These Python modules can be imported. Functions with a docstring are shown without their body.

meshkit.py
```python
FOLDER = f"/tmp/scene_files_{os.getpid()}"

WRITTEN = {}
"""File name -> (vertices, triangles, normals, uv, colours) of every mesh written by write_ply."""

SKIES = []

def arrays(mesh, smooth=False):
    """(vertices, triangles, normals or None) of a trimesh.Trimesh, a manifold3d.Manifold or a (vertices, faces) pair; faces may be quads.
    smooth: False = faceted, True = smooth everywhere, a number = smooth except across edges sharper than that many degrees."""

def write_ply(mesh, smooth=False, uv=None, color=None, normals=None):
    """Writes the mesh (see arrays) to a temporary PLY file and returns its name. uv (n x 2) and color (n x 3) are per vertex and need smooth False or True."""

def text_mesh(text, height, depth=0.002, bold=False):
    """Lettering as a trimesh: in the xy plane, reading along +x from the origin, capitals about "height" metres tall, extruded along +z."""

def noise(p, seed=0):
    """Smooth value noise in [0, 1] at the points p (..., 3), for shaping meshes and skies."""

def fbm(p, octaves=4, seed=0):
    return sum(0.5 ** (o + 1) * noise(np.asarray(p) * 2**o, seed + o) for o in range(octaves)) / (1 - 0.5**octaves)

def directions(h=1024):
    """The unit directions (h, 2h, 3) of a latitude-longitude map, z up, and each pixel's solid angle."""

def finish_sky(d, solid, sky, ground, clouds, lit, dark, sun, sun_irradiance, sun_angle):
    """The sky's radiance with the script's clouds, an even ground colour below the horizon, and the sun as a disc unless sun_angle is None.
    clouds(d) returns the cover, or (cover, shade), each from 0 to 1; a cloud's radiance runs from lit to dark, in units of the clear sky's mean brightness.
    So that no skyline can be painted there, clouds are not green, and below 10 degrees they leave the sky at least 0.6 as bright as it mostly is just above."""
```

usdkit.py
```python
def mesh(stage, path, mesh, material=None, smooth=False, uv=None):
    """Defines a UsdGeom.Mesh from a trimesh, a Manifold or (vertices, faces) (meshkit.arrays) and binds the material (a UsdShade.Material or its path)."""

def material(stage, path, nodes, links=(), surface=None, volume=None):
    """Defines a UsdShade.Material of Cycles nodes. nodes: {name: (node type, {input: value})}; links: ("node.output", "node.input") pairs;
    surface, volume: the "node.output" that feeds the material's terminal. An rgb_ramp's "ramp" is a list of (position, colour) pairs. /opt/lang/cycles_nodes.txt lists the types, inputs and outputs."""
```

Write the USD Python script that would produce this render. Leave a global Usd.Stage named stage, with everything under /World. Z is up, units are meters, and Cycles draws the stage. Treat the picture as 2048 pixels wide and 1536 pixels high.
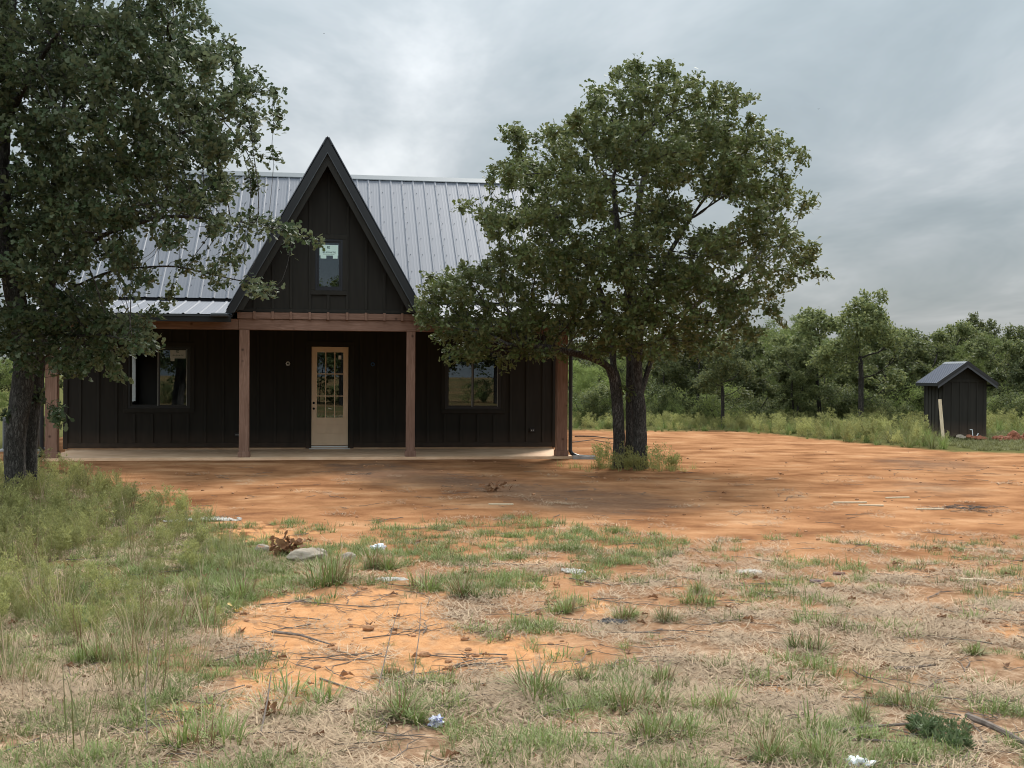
import math, numpy as np, trimesh, usdkit, meshkit
from pxr import Usd, UsdGeom, UsdLux, UsdShade, Gf, Sdf, Vt
from scipy.spatial import cKDTree
from shapely.geometry import Polygon, box as sbox
from shapely import affinity

stage = Usd.Stage.CreateInMemory()
UsdGeom.SetStageUpAxis(stage, 'Z')
UsdGeom.SetStageMetersPerUnit(stage, 1.0)
stage.SetDefaultPrim(UsdGeom.Xform.Define(stage, '/World').GetPrim())
UsdGeom.Scope.Define(stage, '/World/Looks')

# ------------------------------------------------------------------ camera, sky, sun, exposure
FPX, EYE, PITCH, ROLL = 2350.0, 1.84, math.atan(17 / 2350.0), 0.0062
EXPOSURE = 1.68
SKY_STRENGTH, SUN_INTENSITY, SUN_ANGLE = 0.1, 0.4, 14.0
SUN_DIR = np.array([0.20, 0.66, 0.72]); SUN_DIR /= np.linalg.norm(SUN_DIR)     # direction towards the sun
fw = np.array([0, math.cos(PITCH), -math.sin(PITCH)])
r0 = np.array([1.0, 0, 0]); u0 = np.cross(r0, fw)
RT = r0 * math.cos(ROLL) + u0 * math.sin(ROLL); UP = np.cross(RT, fw)
CAM = np.array([0, 0, EYE])
cam = UsdGeom.Camera.Define(stage, '/World/camera')
cam.CreateHorizontalApertureAttr(36.0); cam.CreateVerticalApertureAttr(27.0)
cam.CreateFocalLengthAttr(36.0 * FPX / 2048); cam.CreateFStopAttr(0.0); cam.CreateClippingRangeAttr(Gf.Vec2f(0.05, 5000))
cam.CreateExposureAttr(EXPOSURE)
cam.AddTransformOp().Set(Gf.Matrix4d(*RT, 0, *UP, 0, *(-fw), 0, *CAM, 1))

def ray(x, y): return RT * (x - 1024) / FPX - UP * (y - 768) / FPX + fw
def gp(x, y, z=0.0):                      # the ground point seen at a place in the photograph
    d = ray(x, y); return CAM + d * (z - EYE) / d[2]
def ay(x, y, Y):                          # the point at distance Y
    d = ray(x, y); return CAM + d * Y / d[1]
def to_px(p):
    d = np.asarray(p) - CAM; w = np.maximum(d @ fw, 1e-3)
    return 1024 + FPX * (d @ RT) / w, 768 - FPX * (d @ UP) / w

def mat(name, nodes, links, surface): return usdkit.material(stage, '/World/Looks/' + name, nodes, links, surface=surface)

SUN_EL, SUN_ROT = math.asin(SUN_DIR[2]), math.atan2(SUN_DIR[0], SUN_DIR[1])
dome = UsdLux.DomeLight.Define(stage, '/World/sky')
dome.GetPrim().SetCustomDataByKey('kind', 'structure')
sky_nodes = {
    'sky': ('sky_texture', {'sky_type': 'single_scattering', 'sun_disc': False, 'sun_elevation': SUN_EL, 'sun_rotation': SUN_ROT, 'aerosol_density': 2.0}),
    'tc': ('texture_coordinate', {}), 'sep': ('separate_xyz', {}),
    'zc': ('math', {'math_type': 'maximum', 'value2': 0.0}), 'za': ('math', {'math_type': 'add', 'value2': 0.16}),
    'dx': ('math', {'math_type': 'divide'}), 'dy': ('math', {'math_type': 'divide'}), 'v': ('combine_xyz', {}),
    'n1': ('noise_texture', {'scale': 1.25, 'detail': 8, 'roughness': 0.55, 'distortion': 0.3}),
    'n2': ('noise_texture', {'scale': 0.33, 'detail': 3, 'roughness': 0.5}),
    'mp': ('mapping', {'location': (7.9, 4.1, 0.0), 'scale': (1.0, 0.62, 1.0)}),
    'sum': ('mix_float', {'fac': 0.33}),
    'ramp': ('rgb_ramp', {'ramp': [(0.36, (0.60, 0.73, 0.80)), (0.44, (0.76, 0.89, 0.96)), (0.51, (0.96, 1.07, 1.135)), (0.57, (1.25, 1.34, 1.395)), (0.65, (1.72, 1.79, 1.83))]}),
    'lift': ('map_range', {'from_min': 0.0, 'from_max': 1.0, 'to_min': 0.92, 'to_max': 4.6}),
    'cl': ('mix_color', {'blend_type': 'multiply', 'fac': 1.0, 'use_clamp': False}), 'lv': ('combine_xyz', {}),
    'mixc': ('mix_color', {'fac': 0.97}), 'bg': ('background_shader', {'strength': SKY_STRENGTH})}
usdkit.material(stage, '/World/Looks/overcast_sky', sky_nodes, [
    ('tc.generated', 'sep.vector'), ('sep.z', 'zc.value1'), ('zc.value', 'za.value1'), ('sep.x', 'dx.value1'), ('za.value', 'dx.value2'), ('sep.y', 'dy.value1'), ('za.value', 'dy.value2'),
    ('dx.value', 'v.x'), ('dy.value', 'v.y'), ('v.vector', 'mp.vector'), ('mp.vector', 'n1.vector'), ('mp.vector', 'n2.vector'), ('n1.fac', 'sum.a'), ('n2.fac', 'sum.b'), ('sum.result', 'ramp.fac'),
    ('zc.value', 'lift.value'), ('lift.result', 'lv.x'), ('lift.result', 'lv.y'), ('lift.result', 'lv.z'), ('ramp.color', 'cl.a'), ('lv.vector', 'cl.b'),
    ('sky.color', 'mixc.a'), ('cl.result', 'mixc.b'), ('mixc.result', 'bg.color')], surface='bg.background')
UsdShade.MaterialBindingAPI.Apply(dome.GetPrim()).Bind(UsdShade.Material.Get(stage, '/World/Looks/overcast_sky'))

sun = UsdLux.DistantLight.Define(stage, '/World/sun')
sun.CreateNormalizeAttr(True); sun.CreateIntensityAttr(SUN_INTENSITY); sun.CreateAngleAttr(SUN_ANGLE); sun.CreateColorAttr(Gf.Vec3f(1.0, 0.96, 0.9))
zax = SUN_DIR; xax = np.cross([0, 0, 1.0], zax); xax /= np.linalg.norm(xax); yax = np.cross(zax, xax)
sun.AddTransformOp().Set(Gf.Matrix4d(*xax, 0, *yax, 0, *zax, 0, 0, 0, 30, 1))

# ------------------------------------------------------------------ helpers
used = {}
def numbered(path):
    k = used.get(path, -1) + 1; used[path] = k
    return path if k == 0 else f'{path}_{k:03d}'
def tag(prim, label=None, cat=None, group=None, kind=None):
    for key, t in (('label', label), ('category', cat), ('group', group), ('kind', kind)):
        if t: prim.SetCustomDataByKey(key, t)
    return prim
def thing(name, label, cat, loc=(0, 0, 0), rz=0.0, group=None, scale=None):
    p = numbered('/World/' + name)
    x = UsdGeom.Xform.Define(stage, p)
    x.AddTranslateOp().Set(Gf.Vec3d(*map(float, loc))); x.AddRotateZOp().Set(float(rz))
    if scale is not None: x.AddScaleOp().Set(Gf.Vec3f(*([float(scale)] * 3 if np.ndim(scale) == 0 else map(float, scale))))
    tag(x.GetPrim(), label, cat, group)
    return p
def part(parent, name, mesh, m, smooth=False, label=None, kind=None):
    p = numbered(f'{parent}/{name}')
    g = usdkit.mesh(stage, p, mesh, '/World/Looks/' + m, smooth=smooth)
    tag(g.GetPrim(), label=label, kind=kind)
    return p
def one(name, mesh, m, label, cat, group=None, smooth=False):
    p = part('/World', name, mesh, m, smooth)
    tag(stage.GetPrimAtPath(p), label, cat, group); return p
def clone(kind_path, name, label, cat, loc, rz, scale=1.0, group=None):
    p = thing(name, label, cat, loc, rz, group, scale)
    pr = stage.GetPrimAtPath(p); pr.GetReferences().AddInternalReference(kind_path); pr.SetInstanceable(True)
    return p
def kind_class(name):
    stage.CreateClassPrim('/World/' + name); return '/World/' + name
def join(ms): return trimesh.util.concatenate([m for m in ms if m is not None])
def bx(x0, x1, y0, y1, z0, z1):
    m = trimesh.creation.box((x1 - x0, y1 - y0, z1 - z0)); m.apply_translation(((x0 + x1) / 2, (y0 + y1) / 2, (z0 + z1) / 2)); return m
def cbx(x0, x1, y0, y1, z0, z1, c=0.008):               # a box with chamfered edges
    P = []
    for x, sx in ((x0, 1), (x1, -1)):
        for y, sy in ((y0, 1), (y1, -1)):
            for z, sz in ((z0, 1), (z1, -1)):
                P += [(x, y + sy * c, z + sz * c), (x + sx * c, y, z + sz * c), (x + sx * c, y + sy * c, z)]
    return trimesh.convex.convex_hull(np.array(P))
def extr(poly, v0, v1):                                  # polygon in (u, z), extruded along v
    m = trimesh.creation.extrude_polygon(poly, v1 - v0, engine='earcut')
    V = np.array(m.vertices); m.vertices = np.stack([V[:, 0], v1 - V[:, 2], V[:, 1]], 1); return m
def tube(pts, rad, sides=6, cap=True):
    p = np.asarray(pts, float); n = len(p); rad = np.broadcast_to(rad, (n,))
    t = np.gradient(p, axis=0); t /= np.linalg.norm(t, axis=1, keepdims=True) + 1e-12
    a = np.empty_like(p); c = np.cross(t[0], [0.0, 0, 1] if abs(t[0, 2]) < 0.85 else [1.0, 0, 0]); a[0] = c / np.linalg.norm(c)
    for k in range(1, n):                                # carried along, so that it never collapses
        c = a[k - 1] - t[k] * (a[k - 1] @ t[k]); l = math.sqrt(c @ c); a[k] = c / l if l > 1e-6 else a[k - 1]
    b = np.cross(t, a)
    ang = np.arange(sides) * 2 * math.pi / sides
    v = p[:, None] + rad[:, None, None] * (np.cos(ang)[None, :, None] * a[:, None] + np.sin(ang)[None, :, None] * b[:, None])
    i, j = np.meshgrid(np.arange(n - 1), np.arange(sides), indexing='ij')
    q = np.stack([i * sides + j, (i + 1) * sides + j, (i + 1) * sides + (j + 1) % sides, i * sides + (j + 1) % sides], -1).reshape(-1, 4)
    f = np.vstack([q[:, [0, 1, 2]], q[:, [0, 2, 3]]]); v = v.reshape(-1, 3)
    if cap:
        v = np.vstack([v, p[0], p[-1]]); k = np.arange(sides); e = (n - 1) * sides
        f = np.vstack([f, np.stack([np.full(sides, len(v) - 2), k, (k + 1) % sides], 1), np.stack([np.full(sides, len(v) - 1), e + (k + 1) % sides, e + k], 1)])
    return v, f
class Soup:                                              # collects vertices and triangles of one mesh
    def __init__(s): s.v, s.f, s.n = [], [], 0
    def add(s, v, f=None):
        if f is None: v, f = np.array(v.vertices), np.array(v.faces)
        s.v.append(np.asarray(v)); s.f.append(np.asarray(f) + s.n); s.n += len(v)
    def out(s): return np.vstack(s.v), np.vstack(s.f)
def inside(poly, x, y):
    poly = np.asarray(poly, float); r = np.zeros(np.shape(x), bool)
    for (x1, y1), (x2, y2) in zip(poly, np.roll(poly, -1, 0)):
        c = (y1 > y) != (y2 > y); r ^= c & (x < (x2 - x1) * (y - y1) / (y2 - y1 + 1e-12) + x1)
    return r
def sstep(a, b, x): t = np.clip((np.asarray(x, float) - a) / (b - a), 0, 1); return t * t * (3 - 2 * t)

# ------------------------------------------------------------------ materials
def noise_mat(name, cols, scale=(8, 8, 8), detail=5, rough=0.6, bump=0.0, bump_scale=None, metallic=0.0, spec=0.5, coord='object', dist=0.01, roughness_var=0.0):
    nodes = {'tc': ('texture_coordinate', {}), 'mp': ('mapping', {'scale': scale}), 'n': ('noise_texture', {'scale': 1.0, 'detail': detail, 'roughness': 0.62}),
             'r': ('rgb_ramp', {'ramp': cols}), 'p': ('principled_bsdf', {'roughness': rough, 'metallic': metallic, 'specular_ior_level': spec})}
    links = [('tc.object', 'mp.vector'), ('mp.vector', 'n.vector'), ('n.fac', 'r.fac'), ('r.color', 'p.base_color')]
    if coord == 'world':
        nodes['tc'] = ('geometry', {}); links[0] = ('tc.position', 'mp.vector')
    if bump:
        nodes['b'] = ('bump', {'strength': bump, 'distance': dist}); nodes['mb'] = ('mapping', {'scale': bump_scale or scale}); nodes['nb'] = ('noise_texture', {'scale': 1.0, 'detail': 4, 'roughness': 0.6})
        links += [(links[0][0], 'mb.vector'), ('mb.vector', 'nb.vector'), ('nb.fac', 'b.height'), ('b.normal', 'p.normal')]
    if roughness_var:
        nodes['rr'] = ('map_range', {'from_min': 0.3, 'from_max': 0.7, 'to_min': rough - roughness_var, 'to_max': rough + roughness_var}); links += [('n.fac', 'rr.value'), ('rr.result', 'p.roughness')]
    return mat(name, nodes, links, 'p.BSDF')
def plain(name, col, rough=0.6, **kw):
    return mat(name, {'p': ('principled_bsdf', {'base_color': col, 'roughness': rough, **kw})}, [], 'p.BSDF')

def siding_mat(name, a, b):
    return mat(name, {'tc': ('texture_coordinate', {}), 'mp': ('mapping', {'scale': (9, 9, 1.2)}), 'n': ('noise_texture', {'scale': 1.0, 'detail': 5, 'roughness': 0.62}), 'r': ('rgb_ramp', {'ramp': [(0.3, a), (0.7, b)]}),
        'mb': ('mapping', {'scale': (160, 160, 9)}), 'nb': ('noise_texture', {'scale': 1.0, 'detail': 4}), 'bu': ('bump', {'strength': 0.25, 'distance': 0.003}), 'sp': ('separate_xyz', {}), 'nd': ('noise_texture', {'scale': 5.0, 'detail': 5, 'roughness': 0.7}),
        'mr': ('map_range', {'from_min': 0.10, 'from_max': 0.55, 'to_min': 0.55, 'to_max': 0.0, 'clamp': True}), 'mu': ('math', {'math_type': 'multiply'}), 'mx': ('mix_color', {'b': (0.14, 0.085, 0.055)}), 'p': ('principled_bsdf', {'roughness': 0.66, 'specular_ior_level': 0.22})},
        [('tc.object', 'mp.vector'), ('mp.vector', 'n.vector'), ('n.fac', 'r.fac'), ('tc.object', 'mb.vector'), ('mb.vector', 'nb.vector'), ('nb.fac', 'bu.height'), ('bu.normal', 'p.normal'), ('tc.object', 'sp.vector'), ('tc.object', 'nd.vector'),
         ('sp.z', 'mr.value'), ('mr.result', 'mu.value1'), ('nd.fac', 'mu.value2'), ('mu.value', 'mx.fac'), ('r.color', 'mx.a'), ('mx.result', 'p.base_color')], 'p.BSDF')
siding_mat('siding', (0.0120, 0.0105, 0.0080), (0.0200, 0.0178, 0.0140))
siding_mat('siding_trim', (0.0140, 0.0125, 0.0096), (0.0225, 0.0205, 0.0164))
def wood_mat(name, along, dark, mid, light):
    sc = (2.2, 34, 34) if along == 'u' else (34, 34, 2.2)
    return mat(name, {'tc': ('texture_coordinate', {}), 'mp': ('mapping', {'scale': sc}), 'n': ('noise_texture', {'scale': 1.0, 'detail': 6, 'roughness': 0.65, 'distortion': 1.2}),
                      'm2': ('mapping', {'scale': (3.1, 3.1, 3.1)}), 'v': ('voronoi_texture', {'scale': 1.0}), 'n2': ('noise_texture', {'scale': 1.3, 'detail': 3}),
                      'kn': ('map_range', {'from_min': 0.03, 'from_max': 0.13, 'to_min': 0.0, 'to_max': 1.0, 'clamp': True}),
                      'r': ('rgb_ramp', {'ramp': [(0.28, dark), (0.5, mid), (0.75, light)]}), 'kc': ('mix_color', {'a': tuple(c * 0.45 for c in dark)}),
                      't': ('mix_color', {'blend_type': 'multiply', 'fac': 0.55}), 'tr': ('rgb_ramp', {'ramp': [(0.3, (0.62, 0.58, 0.55)), (0.7, (1.0, 1.0, 1.0))]}),
                      'b': ('bump', {'strength': 0.35, 'distance': 0.004}), 'p': ('principled_bsdf', {'roughness': 0.72, 'specular_ior_level': 0.25})},
               [('tc.object', 'mp.vector'), ('mp.vector', 'n.vector'), ('n.fac', 'r.fac'), ('tc.object', 'm2.vector'), ('m2.vector', 'v.vector'), ('v.distance', 'kn.value'), ('kn.result', 'kc.fac'), ('r.color', 'kc.b'),
                ('tc.object', 'n2.vector'), ('n2.fac', 'tr.fac'), ('kc.result', 't.a'), ('tr.color', 't.b'), ('t.result', 'p.base_color'), ('n.fac', 'b.height'), ('b.normal', 'p.normal')], 'p.BSDF')
wood_mat('stained_post', 'z', (0.155, 0.083, 0.056), (0.235, 0.138, 0.098), (0.32, 0.20, 0.150))
wood_mat('stained_beam', 'u', (0.150, 0.080, 0.054), (0.225, 0.131, 0.093), (0.30, 0.188, 0.142))
noise_mat('roof_metal', [(0.3, (0.112, 0.124, 0.150)), (0.7, (0.132, 0.145, 0.172))], scale=(1.1, 1.1, 1.1), rough=0.58, metallic=0.32, roughness_var=0.03, bump=0.03, bump_scale=(3, 1.2, 1.2), dist=0.01)
plain('roof_trim', (0.055, 0.058, 0.066), 0.35, metallic=0.3)
plain('ridge_metal', (0.16, 0.178, 0.19), 0.5, metallic=0.4)
plain('black_metal', (0.009, 0.0095, 0.011), 0.38)
plain('gutter_metal', (0.05, 0.055, 0.06), 0.4, metallic=0.2)
plain('screw_metal', (0.12, 0.125, 0.14), 0.4, metallic=0.5)
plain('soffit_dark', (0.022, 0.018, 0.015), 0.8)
plain('roof_underside', (0.02, 0.02, 0.022), 0.8)
plain('interior', (0.16, 0.155, 0.15), 0.9)
plain('interior_floor', (0.14, 0.11, 0.09), 0.8)
plain('window_black', (0.008, 0.009, 0.013), 0.32)
plain('window_liner', (0.30, 0.31, 0.30), 0.5)
noise_mat('door_paint', [(0.3, (0.68, 0.50, 0.335)), (0.7, (0.76, 0.57, 0.39))], scale=(6, 6, 2.5), rough=0.5, bump=0.05)
plain('lock_hole', (0.006, 0.005, 0.004), 0.9)
plain('sticker_mint', (0.62, 0.82, 0.76), 0.6)
plain('sticker_pale', (0.36, 0.38, 0.35), 0.6)
plain('sticker_ink', (0.02, 0.06, 0.055), 0.6)
plain('white_label', (0.75, 0.75, 0.72), 0.6)
noise_mat('concrete', [(0.25, (0.54, 0.33, 0.19)), (0.55, (0.72, 0.49, 0.31)), (0.8, (0.78, 0.60, 0.42))], scale=(1.6, 2.6, 2), rough=0.85, bump=0.15, bump_scale=(40, 40, 40), dist=0.004)
noise_mat('grey_concrete', [(0.3, (0.28, 0.28, 0.27)), (0.7, (0.40, 0.40, 0.39))], scale=(9, 9, 9), rough=0.85, bump=0.2, dist=0.004)
mat('glass', {'f': ('fresnel', {'IOR': 1.9}), 't': ('transparent_bsdf', {'color': (0.80, 0.84, 0.82)}), 'g': ('glossy_bsdf', {'color': (0.85, 0.92, 1.0), 'roughness': 0.0}), 'm': ('mix_closure', {})},
    [('f.fac', 'm.fac'), ('t.BSDF', 'm.closure1'), ('g.BSDF', 'm.closure2')], 'm.closure')

def leaf_mat(name, cols, back, translucent=0.25, clump=0.5, rough=0.5):
    return mat(name, {'g': ('geometry', {}), 'r': ('rgb_ramp', {'ramp': cols}), 'oi': ('object_info', {}),
        'n': ('noise_texture', {'scale': 0.9, 'detail': 2}), 'add': ('math', {'math_type': 'multiply_add', 'value2': clump, 'value3': 0.0}), 'rs': ('math', {'math_type': 'multiply', 'value2': 1 - clump}),
        'mb': ('mix_color', {'b': back}), 'bf': ('math', {'math_type': 'multiply', 'value2': 0.55}),
        'hv': ('hsv', {}), 'ov': ('map_range', {'to_min': 0.72, 'to_max': 1.30}),
        'p': ('principled_bsdf', {'roughness': rough, 'specular_ior_level': 0.27}), 't': ('translucent_bsdf', {}), 'm': ('mix_closure', {'fac': translucent})},
        [('g.random_per_island', 'rs.value1'), ('g.position', 'n.vector'), ('n.fac', 'add.value1'), ('rs.value', 'add.value3'), ('add.value', 'r.fac'),
         ('g.backfacing', 'bf.value1'), ('bf.value', 'mb.fac'), ('r.color', 'mb.a'), ('oi.random', 'ov.value'), ('ov.result', 'hv.value'), ('mb.result', 'hv.color'), ('hv.color', 'p.base_color'), ('hv.color', 't.color'),
         ('p.BSDF', 'm.closure1'), ('t.BSDF', 'm.closure2')], 'm.closure')
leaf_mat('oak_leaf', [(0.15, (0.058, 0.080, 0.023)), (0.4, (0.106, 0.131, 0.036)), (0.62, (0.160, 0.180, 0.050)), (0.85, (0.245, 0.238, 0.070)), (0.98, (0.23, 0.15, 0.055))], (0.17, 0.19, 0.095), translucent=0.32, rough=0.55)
leaf_mat('dark_oak_leaf', [(0.15, (0.044, 0.069, 0.028)), (0.42, (0.082, 0.116, 0.046)), (0.65, (0.126, 0.158, 0.058)), (0.88, (0.20, 0.205, 0.072)), (0.99, (0.22, 0.145, 0.055))], (0.19, 0.22, 0.135), translucent=0.32, rough=0.55)  # the left oak has a darker, bluer green of its own
leaf_mat('far_oak_leaf', [(0.15, (0.088, 0.112, 0.041)), (0.5, (0.158, 0.180, 0.062)), (0.85, (0.255, 0.262, 0.090))], (0.26, 0.28, 0.12), translucent=0.35, clump=0.4, rough=0.65)
leaf_mat('pale_tree_leaf', [(0.15, (0.18, 0.23, 0.065)), (0.5, (0.25, 0.31, 0.08)), (0.85, (0.33, 0.38, 0.105))], (0.27, 0.32, 0.12), translucent=0.35, clump=0.4, rough=0.65)
leaf_mat('plant_leaf', [(0.15, (0.085, 0.130, 0.050)), (0.5, (0.140, 0.195, 0.075)), (0.85, (0.20, 0.25, 0.10))], (0.2, 0.24, 0.13), clump=0.3)
leaf_mat('weed_leaf', [(0.12, (0.20, 0.205, 0.075)), (0.45, (0.34, 0.345, 0.120)), (0.85, (0.50, 0.49, 0.18))], (0.40, 0.40, 0.17), translucent=0.35, clump=0.5, rough=0.75)
leaf_mat('grass_blade', [(0.1, (0.14, 0.190, 0.055)), (0.4, (0.225, 0.280, 0.080)), (0.7, (0.32, 0.355, 0.115)), (0.92, (0.50, 0.44, 0.22))], (0.27, 0.31, 0.12), translucent=0.3, clump=0.3, rough=0.6)
leaf_mat('straw', [(0.15, (0.22, 0.14, 0.085)), (0.35, (0.42, 0.305, 0.19)), (0.55, (0.62, 0.49, 0.33)), (0.85, (0.78, 0.68, 0.52))], (0.58, 0.45, 0.30), translucent=0.1, clump=0.3, rough=0.8)
leaf_mat('dead_leaf', [(0.2, (0.17, 0.075, 0.03)), (0.6, (0.27, 0.12, 0.05)), (0.9, (0.36, 0.22, 0.11))], (0.32, 0.2, 0.12), translucent=0.1, clump=0.2, rough=0.7)
leaf_mat('yellowed_grass', [(0.1, (0.15, 0.16, 0.06)), (0.6, (0.27, 0.25, 0.11)), (0.95, (0.40, 0.34, 0.19))], (0.25, 0.24, 0.12), clump=0.4, rough=0.8)
def bark_mat(name, dark, light, scale=1.0):
    return mat(name, {'g': ('geometry', {}), 'mp': ('mapping', {'scale': (30 * scale, 30 * scale, 6.5 * scale)}), 'v': ('voronoi_texture', {'feature': 'distance_to_edge', 'scale': 1.0}), 'n': ('noise_texture', {'scale': 0.9, 'detail': 5, 'roughness': 0.7, 'distortion': 1.5}),
        'ms': ('mapping', {'scale': (3.2, 3.2, 3.2)}), 'w': ('mix_color', {'blend_type': 'add', 'fac': 1.0, 'use_clamp': False}), 'e': ('map_range', {'from_min': 0.0, 'from_max': 0.42, 'to_min': 0.0, 'to_max': 1.0, 'clamp': True}), 'c': ('mix_color', {'a': dark, 'b': light}),
        'n2': ('noise_texture', {'scale': 2.5, 'detail': 3}), 'mul': ('mix_color', {'blend_type': 'multiply', 'fac': 0.7}), 'rr': ('rgb_ramp', {'ramp': [(0.35, (0.55, 0.55, 0.52)), (0.7, (1, 1, 1))]}),
        'b': ('bump', {'strength': 0.9, 'distance': 0.02}), 'p': ('principled_bsdf', {'roughness': 0.9, 'specular_ior_level': 0.2})},
        [('g.position', 'mp.vector'), ('mp.vector', 'n.vector'), ('mp.vector', 'w.a'), ('n.color', 'ms.vector'), ('ms.vector', 'w.b'), ('w.result', 'v.vector'), ('v.distance', 'e.value'), ('e.result', 'c.fac'),
         ('g.position', 'n2.vector'), ('n2.fac', 'rr.fac'), ('c.result', 'mul.a'), ('rr.color', 'mul.b'), ('mul.result', 'p.base_color'), ('e.result', 'b.height'), ('b.normal', 'p.normal')], 'p.BSDF')
bark_mat('oak_bark', (0.026, 0.022, 0.020), (0.25, 0.235, 0.215))
bark_mat('far_bark', (0.025, 0.021, 0.018), (0.115, 0.102, 0.090), 0.6)
noise_mat('twig_bark', [(0.3, (0.075, 0.055, 0.042)), (0.7, (0.17, 0.135, 0.11))], scale=(20, 20, 20), rough=0.9, coord='world')
noise_mat('weathered_wood', [(0.3, (0.12, 0.10, 0.082)), (0.7, (0.22, 0.19, 0.155))], scale=(30, 30, 3), rough=0.85, bump=0.2, dist=0.004)
noise_mat('fresh_board', [(0.3, (0.42, 0.32, 0.20)), (0.7, (0.60, 0.49, 0.34))], scale=(40, 40, 3), rough=0.8)
noise_mat('pale_rock', [(0.3, (0.20, 0.165, 0.12)), (0.7, (0.32, 0.275, 0.215))], scale=(14, 14, 14), rough=0.9, bump=0.5, dist=0.02)
noise_mat('chalk', [(0.35, (0.30, 0.26, 0.215)), (0.65, (0.56, 0.54, 0.51))], scale=(30, 30, 30), rough=0.95, bump=0.4, dist=0.01, coord='world')
noise_mat('red_clay', [(0.3, (0.16, 0.055, 0.028)), (0.7, (0.27, 0.10, 0.05))], scale=(14, 14, 14), rough=0.95, bump=0.5, dist=0.02, coord='world')
noise_mat('soil_clod', [(0.3, (0.24, 0.115, 0.05)), (0.7, (0.42, 0.22, 0.11))], scale=(30, 30, 30), rough=0.95, bump=0.4, dist=0.01, coord='world')
noise_mat('charcoal', [(0.3, (0.015, 0.015, 0.016)), (0.7, (0.07, 0.07, 0.072))], scale=(40, 40, 40), rough=0.95, coord='world')
noise_mat('paper', [(0.3, (0.66, 0.68, 0.72)), (0.7, (0.82, 0.83, 0.84))], scale=(20, 20, 20), rough=0.7)
noise_mat('blue_wrapper', [(0.42, (0.16, 0.17, 0.34)), (0.5, (0.60, 0.60, 0.70)), (0.65, (0.75, 0.75, 0.80))], scale=(38, 38, 38), rough=0.35)
plain('yellow_leaf', (0.52, 0.34, 0.09), 0.6)
plain('pvc', (0.55, 0.57, 0.58), 0.4)
plain('brown_bottle', (0.15, 0.07, 0.05), 0.8)
plain('mauve_pipe', (0.13, 0.075, 0.085), 0.8)
plain('bird_dark', (0.02, 0.02, 0.02), 0.7)
plain('ac_grey', (0.10, 0.11, 0.12), 0.5, metallic=0.2)
plain('blue_box', (0.02, 0.09, 0.20), 0.45)
plain('shed_roof_metal', (0.07, 0.08, 0.108), 0.45, metallic=0.4)

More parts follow.
